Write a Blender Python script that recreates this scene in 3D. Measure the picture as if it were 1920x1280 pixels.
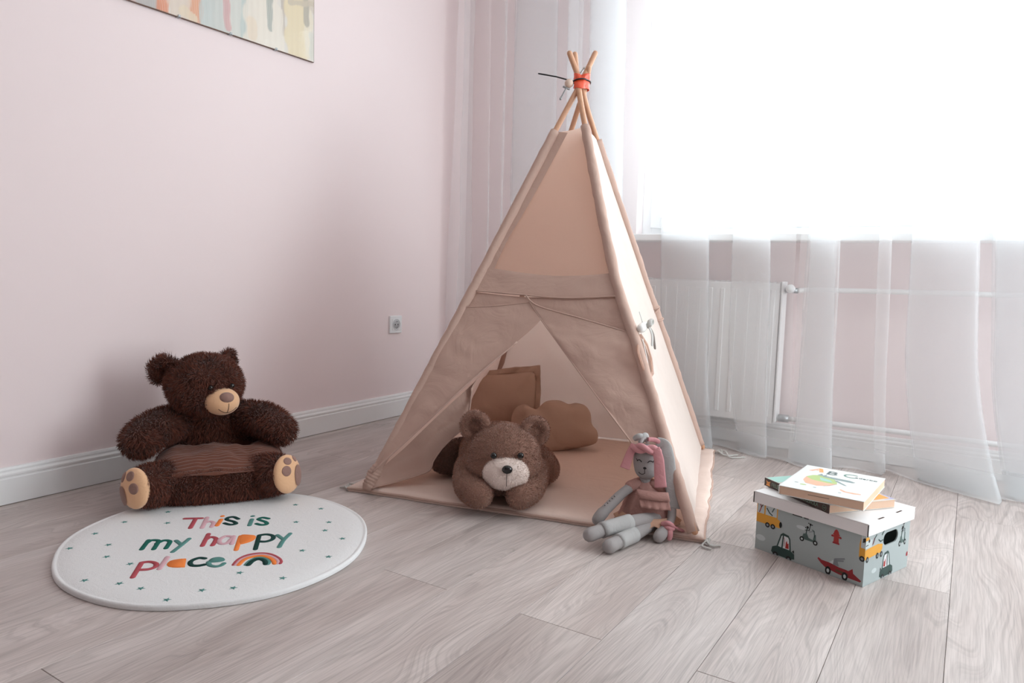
import bpy, bmesh, math, random
import numpy as np
from mathutils import Vector, Matrix, Euler, noise
from mathutils.geometry import delaunay_2d_cdt

random.seed(7)
rng = np.random.default_rng(7)
C = bpy.context.scene.collection
for o in list(bpy.data.objects):
    bpy.data.objects.remove(o)
scene = bpy.context.scene
R = math.radians

# ------------------------------------------------------------------ camera
CAMZ, FPX = 0.72, 1358.0
YAW, PITCH, ROLL = R(32.341), R(5.495), R(1.6428)
cy_, sy_, cp_, sp_, cr_, sr_ = math.cos(YAW), math.sin(YAW), math.cos(PITCH), math.sin(PITCH), math.cos(ROLL), math.sin(ROLL)
FWD = Vector((-sy_ * cp_, cy_ * cp_, -sp_))
RT0 = Vector((cy_, sy_, 0))
UP0 = RT0.cross(FWD)
RIGHT = RT0 * cr_ + UP0 * sr_
UP = -RT0 * sr_ + UP0 * cr_
CAM = Vector((0, 0, CAMZ))
cam_data = bpy.data.cameras.new('camera')
cam = bpy.data.objects.new('camera', cam_data)
C.objects.link(cam)
cam_data.sensor_width = 36
cam_data.lens = FPX / 1920 * 36
cam_data.clip_start = 0.02
m3 = Matrix((RIGHT, UP, -FWD)).transposed()
cam.matrix_world = Matrix.Translation(CAM) @ m3.to_4x4()
scene.camera = cam

# ------------------------------------------------------------------ world, light, exposure
SKY = 7.5
world = bpy.data.worlds.new('world')
scene.world = world
world.use_nodes = True
wn = world.node_tree
bg = wn.nodes['Background']
bg.inputs[0].default_value = (0.87, 0.965, 1.0, 1)
bg.inputs[1].default_value = SKY


def portal(name, loc, rot, sx, sy):
    ld = bpy.data.lights.new(name, 'AREA')
    ld.shape = 'RECTANGLE'
    ld.size, ld.size_y = sx, sy
    ld.cycles.is_portal = True
    lo = bpy.data.objects.new(name, ld)
    C.objects.link(lo)
    lo.location = loc
    lo.rotation_euler = rot


WALL_X, WALL_Y = -2.351, 3.21          # inner faces of the left wall and the window wall
ROOM_R, ROOM_B, ROOM_H = 1.45, -4.2, 2.62
WX0, WX1, WZ0, WZ1 = -1.36, 1.2, 0.905, 2.32   # window opening
SY0, SY1, SZ0, SZ1 = 1.65, 3.12, 0.12, 2.36       # tall window in the right wall, outside the picture
portal('window_portal', ((WX0 + WX1) / 2, WALL_Y + 0.20, (WZ0 + WZ1) / 2), (R(-90), 0, 0), WX1 - WX0, WZ1 - WZ0)
portal('side_portal', (ROOM_R + 0.20, (SY0 + SY1) / 2, (SZ0 + SZ1) / 2), (0, R(90), 0), SZ1 - SZ0, SY1 - SY0)

vs = scene.view_settings
vs.view_transform = 'Standard'
vs.look = 'None'
vs.gamma = 1
vs.use_curve_mapping = False
vs.exposure = 0.0
cyc = scene.cycles
cyc.max_bounces = 10
cyc.diffuse_bounces = 6
cyc.glossy_bounces = 3
cyc.transmission_bounces = 6
cyc.transparent_max_bounces = 24
cyc.sample_clamp_indirect = 6
cyc.use_denoising = True


# ------------------------------------------------------------------ helpers
def lin(r, g, b):
    f = lambda c: (c / 12.92 if c <= 0.04045 else ((c + 0.055) / 1.055) ** 2.4)
    return (f(r / 255), f(g / 255), f(b / 255), 1)


def ray(px, py):
    return (RIGHT * ((px - 960) / FPX) - UP * ((py - 640) / FPX) + FWD)


def on_plane(px, py, p, n, off=0.0):
    d = ray(px, py)
    return CAM + d * (((p + n * off - CAM).dot(n)) / d.dot(n))


def on_z(px, py, z=0.0):
    return on_plane(px, py, Vector((0, 0, z)), Vector((0, 0, 1)))


def on_y(px, py, y):
    return on_plane(px, py, Vector((0, y, 0)), Vector((0, 1, 0)))


def on_x(px, py, x):
    return on_plane(px, py, Vector((x, 0, 0)), Vector((1, 0, 0)))


class Geo:
    """collects vertices and faces for one mesh"""
    def __init__(self):
        self.v, self.f, self.mi = [], [], []

    def add(self, verts, faces, mi=0):
        b = len(self.v)
        self.v += [tuple(v) for v in verts]
        self.f += [tuple(i + b for i in f) for f in faces]
        self.mi += [mi] * len(faces)
        return self

    def box(self, x0, x1, y0, y1, z0, z1, mi=0):
        v = [(x, y, z) for z in (z0, z1) for y in (y0, y1) for x in (x0, x1)]
        return self.add(v, [(0, 2, 3, 1), (4, 5, 7, 6), (0, 1, 5, 4), (2, 6, 7, 3), (0, 4, 6, 2), (1, 3, 7, 5)], mi)

    def tube(self, pts, rad, n=10, closed=False, flat=1.0, up=None, mi=0):
        pts = [Vector(p) for p in pts]
        m = len(pts)
        rad = rad if isinstance(rad, (list, tuple)) else [rad] * m
        verts, faces = [], []
        prev = None
        for i, p in enumerate(pts):
            a = pts[(i - 1) % m] if (closed or i > 0) else p
            b = pts[(i + 1) % m] if (closed or i < m - 1) else p
            t = (b - a).normalized()
            if up is not None:
                s = t.cross(Vector(up)).normalized()
            elif prev is None:
                q = Vector((0, 0, 1)) if abs(t.z) < 0.9 else Vector((1, 0, 0))
                s = t.cross(q).normalized()
            else:
                s = (prev - t * prev.dot(t)).normalized()
            prev = s
            w = s.cross(t)
            for k in range(n):
                th = 2 * math.pi * k / n
                verts.append(p + s * (rad[i] * math.cos(th)) + w * (rad[i] * flat * math.sin(th)))
        rings = m if closed else m - 1
        for i in range(rings):
            for k in range(n):
                j = (i + 1) % m
                faces.append((i * n + k, i * n + (k + 1) % n, j * n + (k + 1) % n, j * n + k))
        if not closed:
            faces.append(tuple(range(n - 1, -1, -1)))
            faces.append(tuple((m - 1) * n + k for k in range(n)))
        return self.add(verts, faces, mi)

    def round_tube(self, pts, rad, n=10, flat=1.0, up=None, mi=0):
        """tube with rounded ends"""
        pts = [Vector(p) for p in pts]
        rad = list(rad) if isinstance(rad, (list, tuple)) else [rad] * len(pts)
        a = (pts[0] - pts[1]).normalized()
        b = (pts[-1] - pts[-2]).normalized()
        pre, prr, post, por = [], [], [], []
        for th in (80, 55, 28):
            pre.append(pts[0] + a * rad[0] * math.sin(R(th)))
            prr.append(rad[0] * math.cos(R(th)))
            post.insert(0, pts[-1] + b * rad[-1] * math.sin(R(th)))
            por.insert(0, rad[-1] * math.cos(R(th)))
        return self.tube(pre + pts + post, prr + rad + por, n, False, flat, up, mi)

    def ball(self, c, r, M=None, nu=16, nv=10, e=1.0, mi=0):
        c = Vector(c)
        r = (r, r, r) if isinstance(r, (int, float)) else r
        sg = lambda a: math.copysign(abs(a) ** e, a)
        verts, faces = [], []
        for j in range(nv + 1):
            ph = -math.pi / 2 + math.pi * j / nv
            for i in range(nu):
                th = 2 * math.pi * i / nu
                p = Vector((r[0] * sg(math.cos(ph)) * sg(math.cos(th)), r[1] * sg(math.cos(ph)) * sg(math.sin(th)), r[2] * sg(math.sin(ph))))
                verts.append(c + (M @ p if M else p))
        for j in range(nv):
            for i in range(nu):
                faces.append((j * nu + i, j * nu + (i + 1) % nu, (j + 1) * nu + (i + 1) % nu, (j + 1) * nu + i))
        return self.add(verts, faces, mi)

    def grid(self, P, mi=0):
        """P[i][j] of points"""
        nu, nv = len(P), len(P[0])
        verts = [p for row in P for p in row]
        faces = [(i * nv + j, (i + 1) * nv + j, (i + 1) * nv + j + 1, i * nv + j + 1) for i in range(nu - 1) for j in range(nv - 1)]
        return self.add(verts, faces, mi)

    def xf(self, fn):
        self.v = [tuple(fn(Vector(v))) for v in self.v]
        return self


def raw_mesh(name, verts, faces, smooth=True):
    me = bpy.data.meshes.new(name)
    me.from_pydata([tuple(v) for v in verts], [], faces)
    if smooth:
        me.polygons.foreach_set('use_smooth', [True] * len(me.polygons))
    me.update()
    return me


def build(name, g, mats, parent=None, smooth=True, bevel=0.0, solid=0.0, autosmooth=False):
    me = raw_mesh(name, g.v, g.f, smooth)
    mats = mats if isinstance(mats, (list, tuple)) else [mats]
    for m in mats:
        me.materials.append(m)
    if len(mats) > 1:
        me.polygons.foreach_set('material_index', g.mi)
    bm = bmesh.new()
    bm.from_mesh(me)
    bmesh.ops.remove_doubles(bm, verts=bm.verts, dist=1e-6)
    bmesh.ops.recalc_face_normals(bm, faces=bm.faces)
    bm.to_mesh(me)
    bm.free()
    if autosmooth:
        me.set_sharp_from_angle(angle=R(40))
    o = bpy.data.objects.new(name, me)
    C.objects.link(o)
    attach(o, parent)
    if bevel:
        b = o.modifiers.new('bevel', 'BEVEL')
        b.width, b.segments, b.limit_method, b.angle_limit = bevel, 2, 'ANGLE', R(40)
    if solid:
        s = o.modifiers.new('solid', 'SOLIDIFY')
        s.thickness, s.offset = solid, 0
    return o


def world_inv(p):
    M = Matrix.LocRotScale(p.location, p.rotation_euler, None)
    if p.parent:
        M = Matrix.LocRotScale(p.parent.location, p.parent.rotation_euler, None) @ p.matrix_parent_inverse @ M
    return M.inverted()


def attach(o, parent):
    if parent is not None:
        o.parent = parent
        o.matrix_parent_inverse = world_inv(parent)


def tag(o, label=None, cat=None, group=None, kind=None):
    for k, v in (('label', label), ('category', cat), ('group', group), ('kind', kind)):
        if v:
            o[k] = v
    return o


def thing(name, loc, label, cat, group=None):
    o = bpy.data.objects.new(name, None)
    C.objects.link(o)
    o.location = loc
    o.empty_display_size = 0.05
    return tag(o, label, cat, group)


def catmull(pts, n=8, closed=False):
    pts = [Vector(p) for p in pts]
    out = []
    m = len(pts)
    segs = m if closed else m - 1
    for i in range(segs):
        p0 = pts[(i - 1) % m] if (closed or i > 0) else pts[0]
        p1, p2 = pts[i], pts[(i + 1) % m]
        p3 = pts[(i + 2) % m] if (closed or i + 2 < m) else pts[-1]
        for k in range(n):
            t = k / n
            out.append(0.5 * ((2 * p1) + (p2 - p0) * t + (2 * p0 - 5 * p1 + 4 * p2 - p3) * t * t + (3 * p1 - p0 - 3 * p2 + p3) * t ** 3))
    if not closed:
        out.append(pts[-1])
    return out


def resample(pts, n):
    pts = [Vector(p) for p in pts]
    d = [0]
    for a, b in zip(pts, pts[1:]):
        d.append(d[-1] + (b - a).length)
    out, k = [], 0
    for i in range(n):
        s = d[-1] * i / (n - 1)
        while k < len(d) - 2 and d[k + 1] < s:
            k += 1
        t = (s - d[k]) / max(1e-9, d[k + 1] - d[k])
        out.append(pts[k].lerp(pts[k + 1], min(1, max(0, t))))
    return out


def coons(c0, c1, d0, d1, nu, nv):
    """c0 top (u), c1 bottom (u), d0 left (v), d1 right (v) -> grid [u][v]"""
    c0, c1, d0, d1 = resample(c0, nu), resample(c1, nu), resample(d0, nv), resample(d1, nv)
    P = []
    for i in range(nu):
        u = i / (nu - 1)
        row = []
        for j in range(nv):
            v = j / (nv - 1)
            a = c0[i].lerp(c1[i], v)
            b = d0[j].lerp(d1[j], u)
            c = c0[0].lerp(c0[-1], u).lerp(c1[0].lerp(c1[-1], u), v)
            row.append(a + b - c)
        P.append(row)
    return P


def fbm(p, s, o=3):
    return noise.fractal(Vector(p) * s, 1.0, 2.1, o)


# ------------------------------------------------------------------ materials
def nt(name):
    m = bpy.data.materials.new(name)
    m.use_nodes = True
    t = m.node_tree
    return m, t, t.nodes['Principled BSDF'], t.nodes['Material Output']


def plain(name, col, rough=0.6, spec=0.4, bump=0.0, scale=60.0, var=0.0, metal=0.0):
    m, t, b, out = nt(name)
    b.inputs['Base Color'].default_value = col
    b.inputs['Roughness'].default_value = rough
    b.inputs['Specular IOR Level'].default_value = spec
    b.inputs['Metallic'].default_value = metal
    if bump or var:
        tc = t.nodes.new('ShaderNodeTexCoord')
        nz = t.nodes.new('ShaderNodeTexNoise')
        nz.inputs['Scale'].default_value = scale
        nz.inputs['Detail'].default_value = 4
        t.links.new(tc.outputs['Object'], nz.inputs['Vector'])
        if bump:
            bp = t.nodes.new('ShaderNodeBump')
            bp.inputs['Strength'].default_value = bump
            bp.inputs['Distance'].default_value = 0.002
            t.links.new(nz.outputs['Fac'], bp.inputs['Height'])
            t.links.new(bp.outputs[0], b.inputs['Normal'])
        if var:
            hs = t.nodes.new('ShaderNodeHueSaturation')
            hs.inputs['Color'].default_value = col
            mr = t.nodes.new('ShaderNodeMapRange')
            mr.inputs['From Min'].default_value = 0.3
            mr.inputs['From Max'].default_value = 0.7
            mr.inputs['To Min'].default_value = 1 - var
            mr.inputs['To Max'].default_value = 1 + var
            t.links.new(nz.outputs['Fac'], mr.inputs['Value'])
            t.links.new(mr.outputs[0], hs.inputs['Value'])
            t.links.new(hs.outputs[0], b.inputs['Base Color'])
    return m


def cloth(name, col, transl=0.0, weave=900.0, bump=0.25, crease=0.0, cscale=9.0, sheen=0.0, tcol=None):
    """woven cloth: fine weave bump, optional crease bump, optional light passing through"""
    m, t, b, out = nt(name)
    b.inputs['Base Color'].default_value = col
    b.inputs['Roughness'].default_value = 0.9
    b.inputs['Specular IOR Level'].default_value = 0.12
    if sheen:
        b.inputs['Sheen Weight'].default_value = sheen
    tc = t.nodes.new('ShaderNodeTexCoord')
    nz = t.nodes.new('ShaderNodeTexNoise')
    nz.inputs['Scale'].default_value = weave
    nz.inputs['Detail'].default_value = 2
    t.links.new(tc.outputs['Object'], nz.inputs['Vector'])
    bp = t.nodes.new('ShaderNodeBump')
    bp.inputs['Strength'].default_value = bump
    bp.inputs['Distance'].default_value = 0.0006
    t.links.new(nz.outputs['Fac'], bp.inputs['Height'])
    last = bp
    if crease:
        n2 = t.nodes.new('ShaderNodeTexNoise')
        n2.inputs['Scale'].default_value = cscale
        n2.inputs['Detail'].default_value = 5
        n2.inputs['Distortion'].default_value = 1.2
        t.links.new(tc.outputs['Object'], n2.inputs['Vector'])
        ab = t.nodes.new('ShaderNodeMath')
        ab.operation = 'SUBTRACT'
        ab.inputs[1].default_value = 0.5
        t.links.new(n2.outputs['Fac'], ab.inputs[0])
        a2 = t.nodes.new('ShaderNodeMath')
        a2.operation = 'ABSOLUTE'
        t.links.new(ab.outputs[0], a2.inputs[0])
        b2 = t.nodes.new('ShaderNodeBump')
        b2.inputs['Strength'].default_value = crease
        b2.inputs['Distance'].default_value = 0.02
        t.links.new(a2.outputs[0], b2.inputs['Height'])
        t.links.new(bp.outputs[0], b2.inputs['Normal'])
        last = b2
    t.links.new(last.outputs[0], b.inputs['Normal'])
    if transl:
        tr = t.nodes.new('ShaderNodeBsdfTranslucent')
        tr.inputs[0].default_value = tcol or col
        mx = t.nodes.new('ShaderNodeMixShader')
        mx.inputs[0].default_value = transl
        t.links.new(b.outputs[0], mx.inputs[1])
        t.links.new(tr.outputs[0], mx.inputs[2])
        t.links.new(mx.outputs[0], out.inputs[0])
    return m


def sheer(name, cover=0.26):
    m, t, b, out = nt(name)
    b.inputs['Base Color'].default_value = (0.91, 0.925, 0.935, 1)
    b.inputs['Roughness'].default_value = 0.9
    b.inputs['Specular IOR Level'].default_value = 0.1
    tl = t.nodes.new('ShaderNodeBsdfTranslucent')
    tl.inputs[0].default_value = (0.91, 0.925, 0.935, 1)
    mx = t.nodes.new('ShaderNodeMixShader')
    mx.inputs[0].default_value = 0.5
    t.links.new(b.outputs[0], mx.inputs[1])
    t.links.new(tl.outputs[0], mx.inputs[2])
    tp = t.nodes.new('ShaderNodeBsdfTransparent')
    m2 = t.nodes.new('ShaderNodeMixShader')
    m2.inputs[0].default_value = cover
    t.links.new(tp.outputs[0], m2.inputs[1])
    t.links.new(mx.outputs[0], m2.inputs[2])
    t.links.new(m2.outputs[0], out.inputs[0])
    return m


def attr_mat(name, attr='tint', col=None, rough=0.9, sheen=0.0, spec=0.1):
    m, t, b, out = nt(name)
    at = t.nodes.new('ShaderNodeAttribute')
    at.attribute_name = attr
    b.inputs['Roughness'].default_value = rough
    b.inputs['Specular IOR Level'].default_value = spec
    b.inputs['Sheen Weight'].default_value = sheen
    if col:
        mm = t.nodes.new('ShaderNodeMixRGB')
        mm.blend_type = 'MULTIPLY'
        mm.inputs[0].default_value = 1
        mm.inputs[1].default_value = col
        t.links.new(at.outputs['Color'], mm.inputs[2])
        t.links.new(mm.outputs[0], b.inputs['Base Color'])
    else:
        t.links.new(at.outputs['Color'], b.inputs['Base Color'])
    return m


def plank_mat():
    m, t, b, out = nt('limed_oak_laminate')
    N, L = t.nodes.new, t.links.new
    tc = N('ShaderNodeTexCoord')
    oi = N('ShaderNodeObjectInfo')
    sc = N('ShaderNodeVectorMath'); sc.operation = 'SCALE'
    cx = N('ShaderNodeCombineXYZ')
    mu = N('ShaderNodeMath'); mu.operation = 'MULTIPLY'; mu.inputs[1].default_value = 61.7
    L(oi.outputs['Random'], mu.inputs[0])
    mu2 = N('ShaderNodeMath'); mu2.operation = 'MULTIPLY'; mu2.inputs[1].default_value = 23.1
    L(oi.outputs['Random'], mu2.inputs[0])
    L(mu.outputs[0], cx.inputs[0]); L(mu2.outputs[0], cx.inputs[1]); L(mu.outputs[0], cx.inputs[2])
    ad = N('ShaderNodeVectorMath'); ad.operation = 'ADD'
    L(tc.outputs['Object'], ad.inputs[0]); L(cx.outputs[0], ad.inputs[1])
    # growth-ring field: mostly across the plank, bent by a slow noise so that cathedrals and knots appear
    mp = N('ShaderNodeMapping'); mp.inputs['Scale'].default_value = (5.5, 1.15, 5.5)
    L(ad.outputs[0], mp.inputs[0])
    n1 = N('ShaderNodeTexNoise'); n1.inputs['Scale'].default_value = 1.0; n1.inputs['Detail'].default_value = 2.0; n1.inputs['Distortion'].default_value = 0.5
    n1.inputs['Roughness'].default_value = 0.4
    L(mp.outputs[0], n1.inputs['Vector'])
    sx = N('ShaderNodeSeparateXYZ')
    L(ad.outputs[0], sx.inputs[0])
    mx_ = N('ShaderNodeMath'); mx_.operation = 'MULTIPLY'; mx_.inputs[1].default_value = 2.9
    L(sx.outputs[0], mx_.inputs[0])
    fld = N('ShaderNodeMath'); fld.operation = 'MULTIPLY_ADD'; fld.inputs[1].default_value = 1.5
    L(n1.outputs['Fac'], fld.inputs[0]); L(mx_.outputs[0], fld.inputs[2])
    vf = N('ShaderNodeCombineXYZ')
    fs = N('ShaderNodeMath'); fs.operation = 'MULTIPLY'; fs.inputs[1].default_value = 34.0
    L(fld.outputs[0], fs.inputs[0]); L(fs.outputs[0], vf.inputs[0])
    ys_ = N('ShaderNodeMath'); ys_.operation = 'MULTIPLY'; ys_.inputs[1].default_value = 1.6
    L(sx.outputs[1], ys_.inputs[0]); L(ys_.outputs[0], vf.inputs[1])
    nb_ = N('ShaderNodeTexNoise'); nb_.inputs['Scale'].default_value = 1.0; nb_.inputs['Detail'].default_value = 3.0; nb_.inputs['Roughness'].default_value = 0.55
    L(vf.outputs[0], nb_.inputs['Vector'])
    r1 = N('ShaderNodeValToRGB')
    r1.color_ramp.elements[0].position = 0.30; r1.color_ramp.elements[0].color = (0.72, 0.715, 0.71, 1)
    r1.color_ramp.elements[1].position = 0.56; r1.color_ramp.elements[1].color = (1.02, 1.02, 1.02, 1)
    L(nb_.outputs['Fac'], r1.inputs[0])
    # pores and fine streaks
    mp2 = N('ShaderNodeMapping'); mp2.inputs['Scale'].default_value = (330, 9, 330)
    L(ad.outputs[0], mp2.inputs[0])
    n2 = N('ShaderNodeTexNoise'); n2.inputs['Scale'].default_value = 1; n2.inputs['Detail'].default_value = 3
    L(mp2.outputs[0], n2.inputs['Vector'])
    r2 = N('ShaderNodeValToRGB')
    r2.color_ramp.elements[0].position = 0.33; r2.color_ramp.elements[0].color = (0.80, 0.79, 0.79, 1)
    r2.color_ramp.elements[1].position = 0.58; r2.color_ramp.elements[1].color = (1.03, 1.03, 1.03, 1)
    L(n2.outputs['Fac'], r2.inputs[0])
    # broad tone
    mp3 = N('ShaderNodeMapping'); mp3.inputs['Scale'].default_value = (9, 1.6, 9)
    L(ad.outputs[0], mp3.inputs[0])
    n3 = N('ShaderNodeTexNoise'); n3.inputs['Scale'].default_value = 1; n3.inputs['Detail'].default_value = 2
    L(mp3.outputs[0], n3.inputs['Vector'])
    r3 = N('ShaderNodeValToRGB')
    r3.color_ramp.elements[0].position = 0.3; r3.color_ramp.elements[0].color = lin(182, 169, 164)
    r3.color_ramp.elements[1].position = 0.7; r3.color_ramp.elements[1].color = lin(208, 198, 194)
    L(n3.outputs['Fac'], r3.inputs[0])
    x1 = N('ShaderNodeMixRGB'); x1.blend_type = 'MULTIPLY'; x1.inputs[0].default_value = 0.8
    L(r3.outputs[0], x1.inputs[1]); L(r1.outputs[0], x1.inputs[2])
    x2 = N('ShaderNodeMixRGB'); x2.blend_type = 'MULTIPLY'; x2.inputs[0].default_value = 0.85
    L(x1.outputs[0], x2.inputs[1]); L(r2.outputs[0], x2.inputs[2])
    hs = N('ShaderNodeHueSaturation')
    mr = N('ShaderNodeMapRange'); mr.inputs['To Min'].default_value = 0.93; mr.inputs['To Max'].default_value = 1.06
    L(oi.outputs['Random'], mr.inputs['Value']); L(mr.outputs[0], hs.inputs['Value'])
    L(x2.outputs[0], hs.inputs['Color']); L(hs.outputs[0], b.inputs['Base Color'])
    bp = N('ShaderNodeBump'); bp.inputs['Strength'].default_value = 0.12; bp.inputs['Distance'].default_value = 0.001
    L(n2.outputs['Fac'], bp.inputs['Height']); L(bp.outputs[0], b.inputs['Normal'])
    b.inputs['Roughness'].default_value = 0.42
    b.inputs['Specular IOR Level'].default_value = 0.45
    return m


def wood_mat(name, c1, c2):
    m, t, b, out = nt(name)
    tc = t.nodes.new('ShaderNodeTexCoord')
    mp = t.nodes.new('ShaderNodeMapping')
    mp.inputs['Scale'].default_value = (160, 160, 8)
    nz = t.nodes.new('ShaderNodeTexNoise')
    nz.inputs['Scale'].default_value = 1
    rp = t.nodes.new('ShaderNodeValToRGB')
    rp.color_ramp.elements[0].color = c1
    rp.color_ramp.elements[1].color = c2
    t.links.new(tc.outputs['Object'], mp.inputs[0])
    t.links.new(mp.outputs[0], nz.inputs['Vector'])
    t.links.new(nz.outputs['Fac'], rp.inputs[0])
    t.links.new(rp.outputs[0], b.inputs['Base Color'])
    b.inputs['Roughness'].default_value = 0.5
    return m


def glass_mat(name='clear_glass', refl=1.0):
    m, t, b, out = nt(name)
    tp = t.nodes.new('ShaderNodeBsdfTransparent')
    gl = t.nodes.new('ShaderNodeBsdfGlossy')
    gl.inputs['Roughness'].default_value = 0.02
    lw = t.nodes.new('ShaderNodeLayerWeight')
    pw = t.nodes.new('ShaderNodeMath')
    pw.operation = 'POWER'
    pw.inputs[1].default_value = 5
    t.links.new(lw.outputs['Facing'], pw.inputs[0])
    fr = t.nodes.new('ShaderNodeMath')
    fr.operation = 'MULTIPLY_ADD'
    fr.inputs[1].default_value = 0.9 * refl
    fr.inputs[2].default_value = 0.04 * refl
    t.links.new(pw.outputs[0], fr.inputs[0])
    mx = t.nodes.new('ShaderNodeMixShader')
    t.links.new(fr.outputs[0], mx.inputs[0])
    t.links.new(tp.outputs[0], mx.inputs[1])
    t.links.new(gl.outputs[0], mx.inputs[2])
    t.links.new(mx.outputs[0], out.inputs[0])
    return m


M_WALL = plain('pale_pink_wall_paint', lin(239, 224, 224), 0.85, 0.15, bump=0.05, scale=260)
M_WALL2 = plain('cream_wall_paint', lin(228, 214, 208), 0.85, 0.15)
M_CEIL = plain('white_ceiling_paint', lin(240, 238, 236), 0.9, 0.1)
M_WHITE = plain('white_lacquer', lin(238, 238, 238), 0.35, 0.45)
M_PVC = plain('white_plastic', lin(236, 237, 238), 0.3, 0.45)
M_PLANK = plank_mat()
M_DARK = plain('dark_joint', lin(60, 52, 50), 0.9, 0.1)
M_GLASS = glass_mat()
M_MUSEUM = glass_mat('low_glare_glass', 0.25)
M_CANVAS = cloth('natural_cotton_canvas', lin(226, 204, 192), 0.68, 700, 0.3, 0.22, 7.0, tcol=lin(242, 217, 203))
M_CANVAS2 = cloth('shade_toned_double_canvas', lin(200, 171, 158), 0.05, 700, 0.3, 0.3, 8.0)  # doubled canvas; colour also darkened to stand for shade on the tent front
M_SIDE = cloth('lit_toned_cotton_canvas', lin(232, 219, 211), 0.22, 700, 0.3, 0.22, 7.0, tcol=lin(240, 214, 198))  # same canvas, window light on the side panel put into a lighter colour
M_MAT = cloth('quilted_cotton', lin(228, 206, 195), 0.0, 700, 0.3, 0.28, 9.0)
M_DOWEL = wood_mat('beech_dowel', lin(194, 142, 110), lin(214, 168, 136))
M_TAPE = plain('orange_plastic_tape', lin(232, 84, 50), 0.25, 0.6, bump=0.6, scale=90)
M_BLACK = plain('black_plastic', lin(28, 27, 28), 0.35, 0.5)
M_STEEL = plain('dull_metal', lin(170, 172, 174), 0.4, 0.5, metal=0.6)
M_SHEER = sheer('white_voile')
M_HEM = sheer('white_voile_hem', 0.3)
M_GREYTIE = cloth('grey_ribbon', lin(196, 194, 190), 0.0, 600, 0.2)

# ------------------------------------------------------------------ room shell
floor = build('floor', Geo().box(WALL_X - 0.02, ROOM_R, ROOM_B, WALL_Y + 0.02, -0.06, -0.0016), M_DARK, smooth=False)
tag(floor, kind='structure')
PW, PL, GAP = 0.1921, 1.345, 0.0009
XE = -1.859 * CAMZ                 # one measured long seam
JY0 = 0.820 * CAMZ                 # measured end joint of the even rows
full = None
k0 = int(math.floor((WALL_X - XE) / PW))
for k in range(k0, 21):
    xa, xb = XE + k * PW, XE + (k + 1) * PW
    xa_, xb_ = max(xa, WALL_X), min(xb, ROOM_R)
    if xb_ - xa_ < 0.02:
        continue
    ys = JY0 + (0 if k % 2 == 0 else PL / 2)
    n0 = int(math.floor((-1.2 - ys) / PL))
    for j in range(n0, 4):
        ya, yb = max(ys + j * PL, -1.2), min(ys + (j + 1) * PL, WALL_Y)
        if yb - ya < 0.02:
            continue
        w, l = xb_ - xa_ - GAP, yb - ya - GAP
        whole = abs(w - PW + GAP) < 1e-6 and abs(l - PL + GAP) < 1e-6
        if whole and full is not None:
            p = bpy.data.objects.new('plank', full)
            C.objects.link(p)
        else:
            c = 0.0007
            g = Geo()
            v = []
            for z, i in ((-0.008, 0), (-c, 0), (0, c)):
                v += [(-w / 2 + i, -l / 2 + i, z), (w / 2 - i, -l / 2 + i, z), (w / 2 - i, l / 2 - i, z), (-w / 2 + i, l / 2 - i, z)]
            f = [(8, 9, 10, 11)]
            for b0 in (0, 4):
                f += [(b0 + q, b0 + (q + 1) % 4, b0 + 4 + (q + 1) % 4, b0 + 4 + q) for q in range(4)]
            g.add(v, f)
            p = build('plank', g, M_PLANK, smooth=False)
            if whole:
                full = p.data
        p.location = ((xa_ + xb_) / 2, (ya + yb) / 2, 0)
        attach(p, floor)

T = 0.22
tag(build('wall_left', Geo().box(WALL_X - T, WALL_X, ROOM_B - T, WALL_Y + T, -0.06, ROOM_H), M_WALL, smooth=False), kind='structure')
g = Geo()
g.box(WALL_X, WX0, WALL_Y, WALL_Y + T, -0.06, ROOM_H).box(WX1, ROOM_R, WALL_Y, WALL_Y + T, -0.06, ROOM_H)
g.box(WX0, WX1, WALL_Y, WALL_Y + T, -0.06, WZ0 - 0.03).box(WX0, WX1, WALL_Y, WALL_Y + T, WZ1, ROOM_H)
tag(build('wall_back', g, M_WALL, smooth=False), kind='structure')
g = Geo().box(ROOM_R, ROOM_R + T, ROOM_B - T, SY0, -0.06, ROOM_H).box(ROOM_R, ROOM_R + T, SY1, WALL_Y + T, -0.06, ROOM_H)
g.box(ROOM_R, ROOM_R + T, SY0, SY1, -0.06, SZ0).box(ROOM_R, ROOM_R + T, SY0, SY1, SZ1, ROOM_H)
tag(build('wall_right', g, M_WALL, smooth=False), kind='structure')
tag(build('wall_rear', Geo().box(WALL_X, ROOM_R, ROOM_B - T, ROOM_B, -0.06, ROOM_H), M_WALL2, smooth=False), kind='structure')
tag(build('ceiling', Geo().box(WALL_X - T, ROOM_R + T, ROOM_B - T, WALL_Y + T, ROOM_H, ROOM_H + 0.1), M_CEIL, smooth=False), kind='structure')

# skirting boards with a moulded top
PROF = [(0, 0), (0.016, 0), (0.016, 0.074), (0.0135, 0.077), (0.0135, 0.081), (0.0155, 0.083), (0.0155, 0.088), (0.012, 0.092), (0.0105, 0.0945), (0.0105, 0.1), (0.008, 0.106), (0, 0.107)]


def skirting(name, a, b, nrm):
    a, b, nrm = Vector(a), Vector(b), Vector(nrm)
    n = len(PROF)
    v = [p + nrm * d + Vector((0, 0, z + 0.002)) for p in (a, b) for d, z in PROF]
    f = [(i, (i + 1) % n, n + (i + 1) % n, n + i) for i in range(n)] + [tuple(range(n)), tuple(range(2 * n - 1, n - 1, -1))]
    tag(build(name, Geo().add(v, f), M_WHITE, smooth=False), kind='structure')


skirting('baseboard_left', (WALL_X, ROOM_B, 0), (WALL_X, WALL_Y, 0), (1, 0, 0))
skirting('baseboard_back', (WALL_X + 0.016, WALL_Y, 0), (ROOM_R, WALL_Y, 0), (0, -1, 0))

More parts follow.
